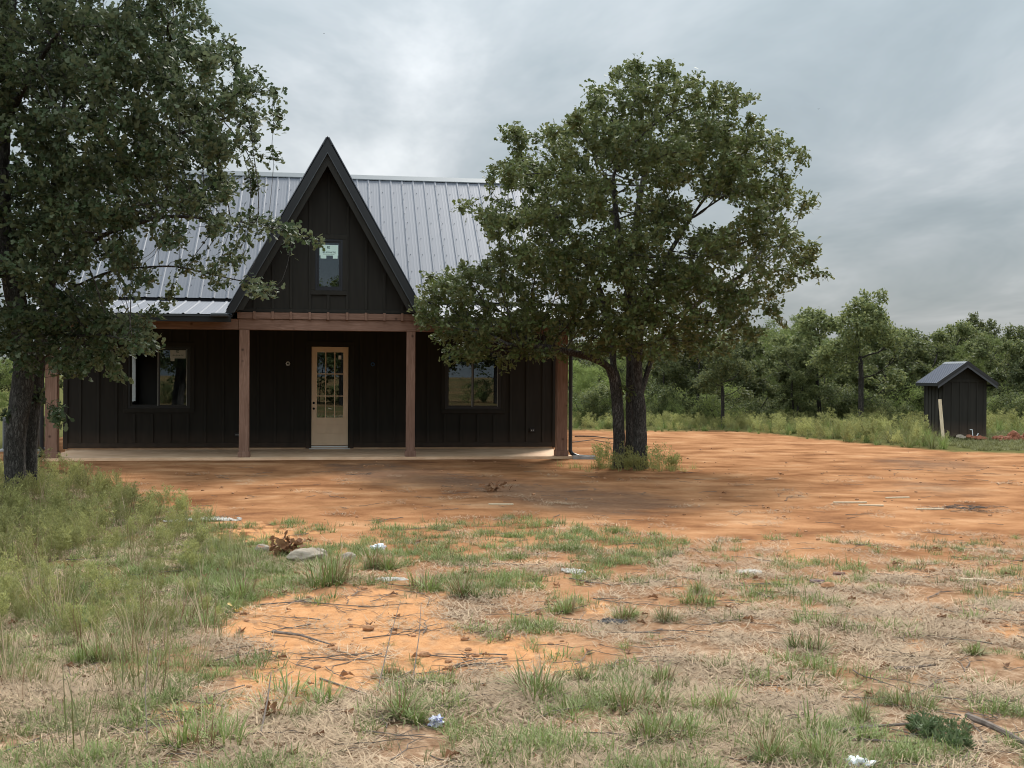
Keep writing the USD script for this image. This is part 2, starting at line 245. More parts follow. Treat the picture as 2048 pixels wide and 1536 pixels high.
# the ground: orange dirt, orange sand, straw, grey soil, painted oak and house shade, and green turf, mixed by what lies where
def attr(n): return ('attribute', {'attribute': n})
mat('dirt', {
    'g': ('geometry', {}), 'st': attr('straw'), 'sa': attr('sand'), 'as': attr('shade_and_soil'), 'tu': attr('turf'),
    'm1': ('mapping', {'scale': (0.8, 0.95, 1.0)}), 'n1': ('noise_texture', {'scale': 1.0, 'detail': 8, 'roughness': 0.62}),
    'm2': ('mapping', {'scale': (9, 9, 9)}), 'n2': ('noise_texture', {'scale': 1.0, 'detail': 6, 'roughness': 0.7}),
    'm3': ('mapping', {'scale': (0.42, 0.62, 1.0), 'rotation': (0, 0, 0.3)}), 'n3': ('noise_texture', {'scale': 1.0, 'detail': 8, 'roughness': 0.66, 'distortion': 1.4}),
    'm4': ('mapping', {'scale': (90, 90, 90)}), 'n4': ('noise_texture', {'scale': 1.0, 'detail': 3, 'roughness': 0.7}),
    'c1': ('rgb_ramp', {'ramp': [(0.32, (0.165, 0.077, 0.039)), (0.44, (0.27, 0.130, 0.063)), (0.56, (0.355, 0.182, 0.090)), (0.68, (0.43, 0.250, 0.138))]}),
    'c3': ('rgb_ramp', {'ramp': [(0.34, (0.66, 0.62, 0.59)), (0.47, (1.0, 1.0, 1.0)), (0.62, (1.14, 1.17, 1.19))]}),
    'x1': ('mix_color', {'blend_type': 'multiply', 'fac': 0.8, 'use_clamp': False}),
    'sc': ('rgb_ramp', {'ramp': [(0.3, (0.42, 0.205, 0.090)), (0.7, (0.53, 0.285, 0.138))]}), 'x2': ('mix_color', {}),
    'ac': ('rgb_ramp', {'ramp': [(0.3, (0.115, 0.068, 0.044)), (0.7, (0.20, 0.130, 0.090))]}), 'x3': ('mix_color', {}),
    'stc': ('rgb_ramp', {'ramp': [(0.32, (0.13, 0.072, 0.042)), (0.5, (0.25, 0.158, 0.098)), (0.68, (0.40, 0.29, 0.195))]}), 'x4': ('mix_color', {}),
    'm6': ('mapping', {'scale': (0.22, 1.0, 1.0), 'rotation': (0, 0, 0.12)}), 'wv': ('wave_texture', {'bands_direction': 'y', 'scale': 0.34, 'distortion': 9.0, 'detail': 5, 'detail_scale': 1.1, 'detail_roughness': 0.66}), 'wr': ('rgb_ramp', {'ramp': [(0.0, (0.74, 0.71, 0.69)), (0.30, (0.97, 0.96, 0.95)), (0.8, (1.06, 1.06, 1.06)), (1.0, (1.16, 1.16, 1.17))]}), 'x8': ('mix_color', {'blend_type': 'multiply', 'fac': 0.28, 'use_clamp': False}),
    'm5': ('mapping', {'scale': (17, 17, 17)}), 'n5': ('noise_texture', {'scale': 1.0, 'detail': 4, 'roughness': 0.75}), 'r5': ('rgb_ramp', {'ramp': [(0.28, (0.48, 0.44, 0.42)), (0.40, (1, 1, 1)), (0.66, (1, 1, 1)), (0.76, (1.2, 1.22, 1.24))]}), 'x7': ('mix_color', {'blend_type': 'multiply', 'fac': 0.8, 'use_clamp': False}),
    'tc_': ('rgb_ramp', {'ramp': [(0.3, (0.055, 0.055, 0.022)), (0.7, (0.14, 0.14, 0.055))]}), 'x5': ('mix_color', {}),
    'sp': ('rgb_ramp', {'ramp': [(0.30, (0.40, 0.37, 0.35)), (0.42, (0.9, 0.9, 0.9)), (0.60, (1.05, 1.05, 1.05)), (0.72, (1.4, 1.42, 1.42))]}), 'x6': ('mix_color', {'blend_type': 'multiply', 'fac': 0.75, 'use_clamp': False}),
    'hb': ('mix_float', {'fac': 0.5}), 'b': ('bump', {'strength': 0.3, 'distance': 0.010}), 'b2': ('bump', {'strength': 0.5, 'distance': 0.006}),
    'p': ('principled_bsdf', {'roughness': 1.0, 'specular_ior_level': 0.0})},
    [('g.position', 'm1.vector'), ('m1.vector', 'n1.vector'), ('g.position', 'm2.vector'), ('m2.vector', 'n2.vector'), ('g.position', 'm3.vector'), ('m3.vector', 'n3.vector'), ('g.position', 'm4.vector'), ('m4.vector', 'n4.vector'),
     ('n1.fac', 'c1.fac'), ('n3.fac', 'c3.fac'), ('c1.color', 'x1.a'), ('c3.color', 'x1.b'), ('g.position', 'm6.vector'), ('m6.vector', 'wv.vector'), ('wv.fac', 'wr.fac'), ('x1.result', 'x8.a'), ('wr.color', 'x8.b'), ('g.position', 'm5.vector'), ('m5.vector', 'n5.vector'), ('n5.fac', 'r5.fac'), ('x8.result', 'x7.a'), ('r5.color', 'x7.b'), ('n2.fac', 'sc.fac'), ('sa.fac', 'x2.fac'), ('x7.result', 'x2.a'), ('sc.color', 'x2.b'),
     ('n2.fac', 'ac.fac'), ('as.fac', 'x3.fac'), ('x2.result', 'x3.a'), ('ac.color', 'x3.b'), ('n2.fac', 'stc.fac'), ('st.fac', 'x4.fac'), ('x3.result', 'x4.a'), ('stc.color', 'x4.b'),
     ('n2.fac', 'tc_.fac'), ('tu.fac', 'x5.fac'), ('x4.result', 'x5.a'), ('tc_.color', 'x5.b'), ('n4.fac', 'sp.fac'), ('x5.result', 'x6.a'), ('sp.color', 'x6.b'), ('x6.result', 'p.base_color'),
     ('n2.fac', 'hb.a'), ('n3.fac', 'hb.b'), ('hb.result', 'b.height'), ('n4.fac', 'b2.height'), ('b.normal', 'b2.normal'), ('b2.normal', 'p.normal')], 'p.BSDF')

# ------------------------------------------------------------------ ground
HPSI = math.atan(0.149); HO = gp(660, 898, 0.08)
HU = np.array([math.cos(HPSI), math.sin(HPSI)]); HV = np.array([-math.sin(HPSI), math.cos(HPSI)])
def house_uv(x, y): dx, dy = x - HO[0], y - HO[1]; return dx * HU[0] + dy * HU[1], dx * HV[0] + dy * HV[1]
def P3(x, y, s, k=0.0): return np.stack([np.asarray(x) * s, np.asarray(y) * s, np.full(np.shape(x), k)], -1)
def gz(x, y):
    x, y = np.asarray(x, float), np.asarray(y, float)
    r = np.hypot(x, y)
    z = 0.07 * (meshkit.fbm(P3(x, y, 0.35), 3, 5) - 0.5) + 0.022 * (meshkit.fbm(P3(x, y, 1.6), 3, 9) - 0.5) * sstep(45, 12, r) + 0.022 * (meshkit.fbm(P3(x, y, 7.0), 3, 12) - 0.5) * sstep(30, 8, r)
    u, v = house_uv(x, y)
    d = np.maximum(np.maximum(-6.6 - u, u - 6.0), np.maximum(-3.4 - v, v - 10.0))
    k = sstep(0.0, 2.5, d)
    return z * (0.25 + 0.75 * k) - 0.0 + 0.02 * (1 - k)
DIRT_FAR = [(-400, 905), (130, 905), (1140, 862), (1300, 862), (1440, 863), (1540, 868), (1640, 880), (1720, 886), (1800, 893), (1900, 903), (2048, 908), (2600, 925)]
def dirt_far(px): return np.interp(px, *np.array(DIRT_FAR).T)
SANDS = [[(470, 1260), (500, 1215), (640, 1196), (700, 1190), (860, 1192), (900, 1215), (870, 1250), (960, 1265), (1100, 1290), (1170, 1325), (1080, 1350), (930, 1330), (800, 1345), (740, 1380), (640, 1400), (560, 1440), (440, 1450), (320, 1440), (470, 1380), (560, 1340)],
         [(1290, 1335), (1340, 1325), (1395, 1340), (1350, 1352)], [(1505, 1362), (1560, 1352), (1650, 1362), (1610, 1385), (1550, 1385)], [(1960, 1262), (2060, 1240), (2100, 1290), (2020, 1285)], [(1780, 1295), (1850, 1280), (1890, 1300), (1830, 1312)],
         [(1960, 1165), (2060, 1168), (2060, 1190), (1990, 1185)], [(1850, 1350), (1930, 1335), (1960, 1355), (1880, 1370)], [(350, 1085), (480, 1055), (640, 1060), (600, 1080)], [(1150, 1215), (1210, 1205), (1200, 1228)]]
SHADE_AND_SOIL = [[(640, 935), (800, 925), (900, 945), (1040, 962), (1180, 975), (1330, 992), (1390, 1012), (1250, 1030), (1100, 1022), (980, 990), (860, 968), (720, 962)], [(1730, 925), (1820, 917), (1950, 925), (1980, 940), (1860, 942)], [(1780, 965), (1900, 972), (1980, 985), (1860, 985)]]  # first outline: oak and house shade put into soil colour; others: grey soil
def layers(x, y):
    """How much straw, sand, grey soil with painted shade and turf lies at ground points."""
    px, py = to_px(np.stack([x, y, np.zeros_like(x)], -1))
    front = (y > 2.5) & (np.abs(px - 1024) < 2200)
    n = meshkit.fbm(P3(x, y, 1.1), 4, 21); n2 = meshkit.fbm(P3(x, y, 3.3), 4, 33); n3 = meshkit.fbm(P3(x, y, 0.5), 3, 44)
    n4 = meshkit.fbm(P3(x, y, 11.0), 4, 57); n5 = meshkit.fbm(P3(x, y, 11.0), 4, 58); wx, wy = px + (n2 - 0.5) * 130 + (n4 - 0.5) * 120, py + (n2 - 0.5) * 36 + (n - 0.5) * 24 + (n5 - 0.5) * 46
    near = sstep(1030, 1230, wy)
    straw = near * (0.22 + 0.26 * sstep(700, 1500, wx) + 0.34 * sstep(1200, 1330, wy)) + 0.24 * sstep(1330, 1460, wy)
    straw = straw * sstep(0.25, 0.62, n * 0.55 + n2 * 0.45 + 0.13 * sstep(1100, 1450, py)) * 1.35
    sand = np.zeros_like(x); shade_and_soil = np.zeros_like(x)
    for s in SANDS: sand = np.maximum(sand, inside(s, wx, wy) * 1.0)
    for s in SHADE_AND_SOIL:
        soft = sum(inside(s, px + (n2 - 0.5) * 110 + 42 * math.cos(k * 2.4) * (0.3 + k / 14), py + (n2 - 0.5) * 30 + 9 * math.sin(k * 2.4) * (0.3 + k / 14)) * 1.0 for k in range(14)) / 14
        shade_and_soil = np.maximum(shade_and_soil, soft)
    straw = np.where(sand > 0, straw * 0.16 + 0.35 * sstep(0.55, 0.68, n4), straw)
    shade_and_soil = shade_and_soil * (0.45 + 0.5 * n2)
    far = dirt_far(px) + (n2 - 0.5) * 6
    turf = sstep(2, -4, py - far) * (y > 15) + np.where(y > 15, 0, 0)
    left = inside([(-900, 950), (90, 930), (200, 960), (300, 1010), (420, 1030), (470, 1075), (540, 1110), (520, 1170), (430, 1260), (200, 1300), (-900, 1420)], wx, wy)
    turf = np.maximum(turf, left * 0.75)
    back = ~front
    straw = np.where(back, 0.55 * sstep(0.4, 0.6, n), straw); turf = np.where(back, 0.45 + 0.4 * sstep(0.40, 0.6, n3), turf)
    sand, shade_and_soil = np.where(back, 0, sand), np.where(back, 0, shade_and_soil)
    u, v = house_uv(x, y)
    nh = (u > -7.5) & (u < 7) & (v > -3.2) & (v < 12)
    turf = np.where(nh, 0, turf)
    return [np.clip(a, 0, 1) for a in (straw, sand, shade_and_soil, turf)]
ang = np.concatenate([np.linspace(-0.56, 0.56, 560), np.linspace(0.56, 2 * math.pi - 0.56, 62)[1:-1]])
rad = np.concatenate([np.geomspace(0.4, 3.8, 14)[:-1], np.geomspace(3.8, 62, 330)[:-1], np.geomspace(62, 900, 26)])
A, R = np.meshgrid(ang, rad, indexing='ij'); X, Y = R * np.sin(A), R * np.cos(A)
gv = np.stack([X, Y, gz(X, Y)], -1).reshape(-1, 3); NA, NR = A.shape
i, j = np.meshgrid(np.arange(NA), np.arange(NR - 1), indexing='ij'); i2 = (i + 1) % NA
q = np.stack([i * NR + j, i2 * NR + j, i2 * NR + j + 1, i * NR + j + 1], -1).reshape(-1, 4)[:, ::-1]
gf = np.vstack([q[:, [0, 1, 2]], q[:, [0, 2, 3]]])
gv = np.vstack([gv, [0, 0, float(gz(0.0, 0.0))]]); k = np.arange(NA)
gf = np.vstack([gf, np.stack([np.full(NA, len(gv) - 1), (k + 1) % NA * NR, k * NR], 1)])
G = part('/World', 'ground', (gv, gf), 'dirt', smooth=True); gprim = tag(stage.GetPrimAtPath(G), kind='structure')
for nm, a in zip(('straw', 'sand', 'shade_and_soil', 'turf'), layers(gv[:, 0], gv[:, 1])):
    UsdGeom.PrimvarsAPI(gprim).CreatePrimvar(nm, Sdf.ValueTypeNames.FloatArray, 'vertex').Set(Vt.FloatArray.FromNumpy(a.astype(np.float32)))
def on(px, py, lift=0.0):
    p = gp(px, py); p[2] = float(gz(p[0], p[1])) + lift; return p

# ------------------------------------------------------------------ the farmhouse (local frame: u along the front, v into the house)
H = thing('farmhouse', 'dark board-and-batten farmhouse with steep front gable, metal roof and brown timber porch', 'house', (HO[0], HO[1], 0), math.degrees(HPSI))
UL, UR, VP, DEP = -6.0, 5.4, -2.7, 9.3
WIN1, WIN2, DOOR = (-4.60, -3.21, 1.03, 2.46), (2.72, 4.06, 1.03, 2.46), (-0.47, 0.45, 0.09, 2.52)
WZ0, WZ1, TH = 0.12, 3.45, 0.14
# porch slab and foundation
part(H, 'porch_slab', join([cbx(-5.86, 5.30, -2.73, 0.02, -0.15, 0.078, 0.012)]), 'concrete')
part(H, 'foundation', bx(UL + 0.02, UR - 0.02, 0.025, DEP, -0.15, 0.125), 'concrete')
# walls
hole = lambda w: sbox(w[0], w[2], w[1], w[3])
fp = sbox(UL, WZ0, UR, WZ1).difference(hole(WIN1)).difference(hole(WIN2)).difference(sbox(DOOR[0], DOOR[2], DOOR[1], DOOR[3]))
WALL = part(H, 'wall', extr(fp, 0.0, TH), 'siding')
SWN = (7.3, 8.9, 0.95, 2.40)                             # a window in the left side wall, glimpsed through the open left front window
GAP = 4.30
def batten_span(u):
    """Free stretches of z for a batten on the front wall at u."""
    spans = [(0.235, 3.2)]
    for a, b, z0, z1 in (WIN1, WIN2):
        if a - 0.14 < u < b + 0.14: spans = [(0.235, z0 - 0.13), (z1 + 0.13, 3.2)]
    if DOOR[0] - 0.12 < u < DOOR[1] + 0.12: spans = [(DOOR[3] + 0.12, 3.2)]
    return spans
for kk in range(-26, 3):
    u = GAP + 0.398 * kk
    if UL + 0.12 < u < UR - 0.12:
        for z0, z1 in batten_span(u): part(WALL, 'batten', cbx(u - 0.028, u + 0.028, -0.020, -0.0005, z0, z1, 0.004), 'siding_trim')
for a, b in ((UL, DOOR[0] - 0.105), (DOOR[1] + 0.105, UR)): part(WALL, 'base_board', cbx(a, b, -0.024, -0.0005, WZ0 + 0.004, 0.232, 0.004), 'siding_trim')
for a in (UL - 0.02, UR - 0.08): part(WALL, 'corner_board', cbx(a, a + 0.10, -0.028, -0.0005 if a > 0 else 0.0, 0.10, 3.3, 0.004), 'siding_trim')
side = sbox(TH + 0.002, WZ0, DEP, 3.45)
gabside = Polygon([(TH + 0.002, WZ0), (DEP, WZ0), (DEP, 3.45), (DEP / 2, 3.45 + 0.72 * DEP / 2), (TH + 0.002, 3.45)])
def side_mesh(u0, u1):
    m = trimesh.creation.extrude_polygon(gabside if u0 > 0 else gabside.difference(sbox(SWN[0], SWN[2], SWN[1], SWN[3])), u1 - u0, engine='earcut'); V = np.array(m.vertices)
    return np.stack([u0 + V[:, 2], V[:, 0], V[:, 1]], 1), np.array(m.faces)
for a, b, s in ((UL + 0.001, UL + TH, -1), (UR - TH, UR - 0.001, 1)):
    w = part(H, 'wall', side_mesh(a, b), 'siding')
    for kk in range(1, 23):
        v = 0.02 + 0.398 * kk
        e = (a - 0.018, a) if s < 0 else (b, b + 0.018)
        if s < 0 and SWN[0] - 0.1 < v < SWN[1] + 0.1: continue
        part(w, 'batten', bx(e[0], e[1], v - 0.028, v + 0.028, 0.235, 3.45 + 0.72 * min(v, DEP - v) - 0.15), 'siding_trim')
bp = sbox(UL + TH, WZ0, UR - TH, 3.45)
part(H, 'wall', extr(bp, DEP - TH, DEP), 'siding')
# inside: floor, ceiling, a partition
part(H, 'floor', bx(UL + TH, UR - TH, TH + 0.003, DEP - TH, 0.126, 0.15), 'interior_floor')
part(H, 'ceiling', bx(UL + TH, UR - TH, TH + 0.003, DEP - TH, 2.75, 2.8), 'interior')
part(H, 'partition', bx(-4.35, -4.25, 3.2, DEP - TH, 0.15, 2.75), 'interior')
part(H, 'partition', bx(-1.6, -1.5, TH + 0.01, 6.5, 0.15, 2.75), 'interior')
sw_ = H + '/window'; used[H + '/window'] = 0; UsdGeom.Xform.Define(stage, sw_)
a, b, z0, z1 = SWN
part(sw_, 'frame', join([bx(UL + 0.02, UL + 0.12, a + 0.001, a + 0.05, z0 + 0.001, z1 - 0.001), bx(UL + 0.02, UL + 0.12, b - 0.05, b - 0.001, z0 + 0.001, z1 - 0.001), bx(UL + 0.02, UL + 0.12, a + 0.05, b - 0.05, z0 + 0.001, z0 + 0.05), bx(UL + 0.02, UL + 0.12, a + 0.05, b - 0.05, z1 - 0.05, z1 - 0.001)]), 'window_liner')

def ring(a, b, z0, z1, t, v0, v1):
    return extr(sbox(a, z0, b, z1).difference(sbox(a + t, z0 + t, b - t, z1 - t)), v0, v1)
def group_under(parent, name):
    p = numbered(f'{parent}/{name}'); UsdGeom.Xform.Define(stage, p); return p
def lay(text, h, u, z, v, width=None):
    """Lettering lying on the front face v, its left end at u, baseline at z."""
    m = meshkit.text_mesh(text, h, 0.0015, True); V = np.array(m.vertices)
    if width: V[:, 0] *= width / np.ptp(V[:, 0])
    m.vertices = np.stack([u + V[:, 0], v - V[:, 2], z + V[:, 1]], 1); return m
def window(a, b, z0, z1, v, slider, sticker, casing=0.10):
    w = group_under(H, 'window')
    c = casing
    part(w, 'casing', cbx(a - c, b + c, v - 0.026, v - 0.0006, z1 + 0.001, z1 + c, 0.004), 'siding_trim')
    part(w, 'casing', cbx(a - c, b + c, v - 0.026, v - 0.0006, z0 - c, z0 - 0.001, 0.004), 'siding_trim')
    for x in (a - c, b + 0.001): part(w, 'casing', cbx(x, x + c - 0.001, v - 0.024, v - 0.0006, z0, z1, 0.004), 'siding_trim')
    part(w, 'frame', ring(a + 0.001, b - 0.001, z0 + 0.001, z1 - 0.001, 0.045, v - 0.012, v + 0.09), 'window_black')
    ia, ib, iz0, iz1 = a + 0.047, b - 0.047, z0 + 0.047, z1 - 0.047
    if slider:
        mid = (ia + ib) / 2
        for x0, x1, vv in ((ia, mid + 0.02, v + 0.045), (mid - 0.02, ib, v + 0.020)):
            part(w, 'sash', ring(x0, x1, iz0, iz1, 0.036, vv - 0.011, vv + 0.011), 'window_black')
            if slider == 'open' and x0 == ia: continue       # the left half stands open
            part(w, 'pane', bx(x0 + 0.034, x1 - 0.034, vv - 0.003, vv + 0.003, iz0 + 0.034, iz1 - 0.034), 'glass')
        part(w, 'weather_strip', bx(mid - 0.036, mid - 0.0215, v + 0.0, v + 0.030, iz0 + 0.01, iz1 - 0.01), 'window_liner')
        part(w, 'weather_strip', bx(ib - 0.036, ib - 0.024, v - 0.001, v + 0.008, iz0 + 0.01, iz1 - 0.01), 'window_liner')
    else:
        part(w, 'sash', ring(ia, ib, iz0, iz1, 0.034, v + 0.01, v + 0.035), 'window_black')
        part(w, 'pane', bx(ia + 0.032, ib - 0.032, v + 0.02, v + 0.026, iz0 + 0.032, iz1 - 0.032), 'glass')
    if sticker:
        su0, su1, sz0, sz1, vv, matn, legs = sticker
        poly = sbox(su0, sz0, su1, sz1)
        for la, lb in legs: poly = poly.union(sbox(la, sz0 - 0.065, lb, sz0 + 0.001))
        part(w, 'sticker', extr(poly, vv - 0.002, vv), matn)
        sw = su1 - su0; um = (su0 + su1) / 2; f = vv - 0.0022
        marks = [lay('ELEVATE', 0.030, su0 + 0.16 * sw, sz0 + 0.052, f, 0.70 * sw)]
        for q in range(3): marks.append(bx(um - 0.030, um + 0.024 - 0.01 * (q == 1), f - 0.0012, f, sz1 - 0.035 - q * 0.021, sz1 - 0.023 - q * 0.021))
        marks.append(bx(um - 0.034, um - 0.020, f - 0.0013, f, sz1 - 0.077, sz1 - 0.023))
        marks.append(bx(su0 + 0.18 * sw, su1 - 0.2 * sw, f - 0.0012, f, sz0 + 0.026, sz0 + 0.031))
        part(w, 'sticker_lettering', join(marks), 'sticker_ink')
    return w
window(*WIN1, 0.0, 'open', (-3.665, -3.315, 2.19, 2.40, 0.016, 'sticker_pale', [(-3.655, -3.565)]))
window(*WIN2, 0.0, 'shut', None)
# front door
D = group_under(H, 'door')
a, b, z0, z1 = DOOR
part(D, 'jamb', extr(sbox(a + 0.001, z0, b - 0.001, z1 - 0.001).difference(sbox(a + 0.032, z0 - 1, b - 0.032, z1 - 0.032)), -0.008, 0.12), 'siding_trim')
for x in (a - 0.1, b + 0.001): part(D, 'casing', cbx(x, x + 0.099, -0.026, -0.0006, 0.10, z1 - 0.002, 0.004), 'siding_trim')
part(D, 'casing', cbx(a - 0.1, b + 0.1, -0.026, -0.0006, z1, z1 + 0.1, 0.004), 'siding_trim')
da, db, dz0, dz1 = a + 0.034, b - 0.034, 0.165, z1 - 0.034
ga, gb, gz0, gz1 = da + 0.125, db - 0.115, 0.82, dz1 - 0.125
leaf = sbox(da, dz0, db, dz1).difference(sbox(ga, gz0, gb, gz1)).difference(sbox(ga, 0.445, gb, 0.665))
part(D, 'door_leaf', extr(leaf, 0.010, 0.054), 'door_paint')
part(D, 'door_panel', join([bx(ga + 0.014, gb - 0.014, 0.013, 0.05, 0.459, 0.651), bx(ga - 0.004, gb + 0.004, 0.022, 0.045, 0.44, 0.67)]), 'door_paint')
mw = 0.022; cw = (gb - ga - 2 * mw) / 3; rh = (gz1 - gz0 - 2 * mw) / 3
for q in (1, 2): part(D, 'glazing_bar', cbx(ga + q * cw + (q - 1) * mw, ga + q * (cw + mw), 0.012, 0.05, gz0, gz1, 0.004), 'door_paint')
for q in (1, 2):
    for c in range(3): part(D, 'glazing_bar', cbx(ga + c * (cw + mw), ga + c * (cw + mw) + cw, 0.014, 0.049, gz0 + q * rh + (q - 1) * mw, gz0 + q * (rh + mw), 0.004), 'door_paint')
for q in range(3):
    for c in range(3): x, z = ga + c * (cw + mw), gz0 + q * (rh + mw); part(D, 'pane', bx(x, x + cw, 0.029, 0.035, z, z + rh), 'glass')
part(D, 'pane_label', bx(gb - 0.115, gb - 0.05, 0.0255, 0.0275, gz1 - 0.165, gz1 - 0.075), 'white_label')
m = bx(-0.04, 0.04, 0.0255, 0.0275, -0.011, 0.011); m.apply_transform(trimesh.transformations.rotation_matrix(0.28, [0, 1, 0])); m.apply_translation([ga + 0.30, 0, gz0 + 0.215]); part(D, 'pane_label', m, 'white_label')
for z in (1.165, 1.03):
    cyl = trimesh.creation.cylinder(0.028, 0.004, sections=20); cyl.apply_transform(trimesh.transformations.rotation_matrix(math.pi / 2, [1, 0, 0])); cyl.apply_translation([da + 0.053, 0.0085, z]); part(D, 'lock_hole', cyl, 'lock_hole')
part(D, 'threshold', join([cbx(a - 0.02, b + 0.02, -0.06, 0.06, 0.079, 0.10, 0.004), bx(da, db, 0.0, 0.04, 0.118, 0.150)]), 'white_label')
# porch posts with base boxes
for uc, wd in ((-5.67, 0.235), (-1.782, 0.205), (1.727, 0.185), (5.05, 0.235)):
    p = part(H, 'porch_post', cbx(uc - wd / 2, uc + wd / 2, VP, VP + wd, 0.20, 2.768, 0.006), 'stained_post')
    e = wd / 2 + 0.022
    part(p, 'post_base', cbx(uc - e, uc + e, VP - 0.022, VP + wd + 0.022, 0.079, 0.205, 0.006), 'stained_post')
# beams
part(H, 'porch_beam', cbx(-1.90, 1.83, VP, VP + 0.20, 2.77, 3.0, 0.006), 'stained_beam')
part(H, 'porch_beam', cbx(-5.90, -1.902, VP + 0.012, VP + 0.20, 2.772, 2.998, 0.006), 'stained_beam')
part(H, 'porch_beam', cbx(1.832, 5.30, VP + 0.012, VP + 0.20, 2.772, 2.998, 0.006), 'stained_beam')
part(H, 'trim_board', cbx(-1.93, 1.80, VP - 0.018, VP + 0.03, 3.004, 3.142, 0.004), 'stained_beam')
GB = [-1.575, -1.196, -0.818, -0.425, -0.038, 0.362, 0.762, 1.153, 1.535]
for u in GB: part(H, 'trim_batten', cbx(u - 0.026, u + 0.026, VP - 0.044, VP - 0.0185, 2.996, 3.160, 0.004), 'stained_post')
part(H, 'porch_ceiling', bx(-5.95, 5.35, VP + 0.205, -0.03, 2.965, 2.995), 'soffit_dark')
# gable
GC, GA, GS = -0.065, 6.80, 1.775                       # centre, apex height, slope of the outer rake edge
def gable_half(z, off=0.0): return (GA - off - z) / GS
def gable_poly(off, zb): h = gable_half(zb, off); return Polygon([(GC - h, zb), (GC + h, zb), (GC, GA - off)])
gw = (-0.315, 0.262, 3.632, 4.722)
GW = part(H, 'gable_wall', extr(gable_poly(0.45, 3.148).difference(sbox(gw[0], gw[2], gw[1], gw[3])), VP + 0.04, VP + 0.16), 'siding')
part(GW, 'base_board', cbx(GC - 1.92, GC + 1.92, VP + 0.014, VP + 0.0395, 3.150, 3.222, 0.004), 'siding_trim')
for u in GB:
    top = GA - 0.62 - GS * abs(u - GC)
    spans = [(3.224, top)] if not (gw[0] - 0.10 < u < gw[1] + 0.10) else [(3.224, gw[2] - 0.105), (gw[3] + 0.105, top)]
    for s0, s1 in spans:
        if s1 - s0 > 0.05: part(GW, 'batten', cbx(u - 0.028, u + 0.028, VP + 0.018, VP + 0.0395, s0, s1, 0.004), 'siding_trim')
window(*gw, VP + 0.04, False, (-0.225, 0.165, 4.375, 4.60, VP + 0.056, 'sticker_mint', [(-0.205, -0.085), (0.055, 0.155)]))
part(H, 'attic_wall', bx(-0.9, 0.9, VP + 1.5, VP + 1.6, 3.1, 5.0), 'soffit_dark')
chev = lambda o0, o1, zb: gable_poly(o0, zb).difference(gable_poly(o1, zb - 0.5))
part(H, 'gable_roof', extr(chev(0.02, 0.36, 3.13), VP - 0.24, 2.6), 'roof_underside')
part(H, 'rake_trim', extr(chev(0.0, 0.30, 3.10), VP - 0.315, VP - 0.245), 'black_metal')
part(H, 'rake_board', extr(chev(0.30, 0.57, 3.17), VP - 0.285, VP - 0.245), 'siding_trim')
part(H, 'rake_bead', extr(chev(0.285, 0.315, 3.12), VP - 0.325, VP - 0.286), 'gutter_metal')
for s in (-1, 1):                                       # sheets on the gable's own slopes
    n = 7; L0 = VP - 0.30
    for q in range(n):
        v0 = L0 + q * 0.92; v1 = min(v0 + 0.915, 3.2)
        if v1 <= v0: continue
        S = Soup()
        for vv in np.arange(v0, v1 - 0.05, 0.305):
            S.add(*tube([(GC + s * 0.02, vv + 0.02, GA + 0.025), (GC + s * gable_half(3.2), vv + 0.02, 3.225)], 0.018, 4))
        hz = gable_half(3.15)
        o = np.array([s * 0.012, 0, 0.007])
        vv_ = np.array([(GC, v0, GA), (GC, v1, GA), (GC + s * hz, v1, 3.15), (GC + s * hz, v0, 3.15)]) + o
        S.add(vv_, np.array([[0, 1, 2], [0, 2, 3]])); S.add(vv_ + o * 0.3, np.array([[0, 2, 1], [0, 3, 2]]))
        part(H, 'gable_roof_sheet', S.out(), 'roof_trim')
part(H, 'gable_ridge_cap', extr(Polygon([(GC - 0.10, GA - 0.14), (GC, GA + 0.045), (GC + 0.10, GA - 0.14), (GC + 0.085, GA - 0.15), (GC, GA + 0.018), (GC - 0.085, GA - 0.15)]), VP - 0.33, 3.3), 'black_metal')
# roof sheets: ribbed panels
def sheet(u0, u1, va, za, vb, zb, pitch=0.305, phase=0.0):
    """One ribbed metal sheet from the low edge (va, za) to the high edge (vb, zb)."""
    us, hs = [u0], [0.0]
    k0 = math.ceil((u0 - phase) / pitch); k = k0
    while phase + k * pitch < u1 + 1e-6:
        c = phase + k * pitch
        for du, h in ((-0.034, 0), (-0.015, 0.019), (0.015, 0.019), (0.034, 0), (0.118, 0.0), (0.128, 0.0008), (0.146, 0.0008), (0.156, 0.0), (0.196, 0.0), (0.206, 0.0008), (0.224, 0.0008), (0.234, 0.0)):
            if u0 < c + du < u1: us.append(c + du); hs.append(h)
        k += 1
    us.append(u1); hs.append(0.0)
    us, hs = np.array(us), np.array(hs); d = np.array([vb - va, zb - za]); d /= np.linalg.norm(d); nv, nz = -d[1], d[0]
    S = Soup(); n = len(us)
    P = np.concatenate([np.stack([us, va + nv * hs, za + nz * hs], 1), np.stack([us, vb + nv * hs, zb + nz * hs], 1)])
    i = np.arange(n - 1); f = np.vstack([np.stack([i, i + 1, n + i + 1], 1), np.stack([i, n + i + 1, n + i], 1)])
    S.add(P, f)
    return S.out()
MS = 0.770; MV0, MZ0 = -0.14, 3.60; MV1 = DEP / 2; MZ1 = MZ0 + MS * (MV1 - MV0)
RL, RR = UL - 0.40, UR + 0.42
roof = part(H, 'roof', extr(Polygon([(0, 0), (1, 0), (1, 1)]), 0, 0.001), 'roof_underside')
stage.RemovePrim(roof); used[H + '/roof'] = -1
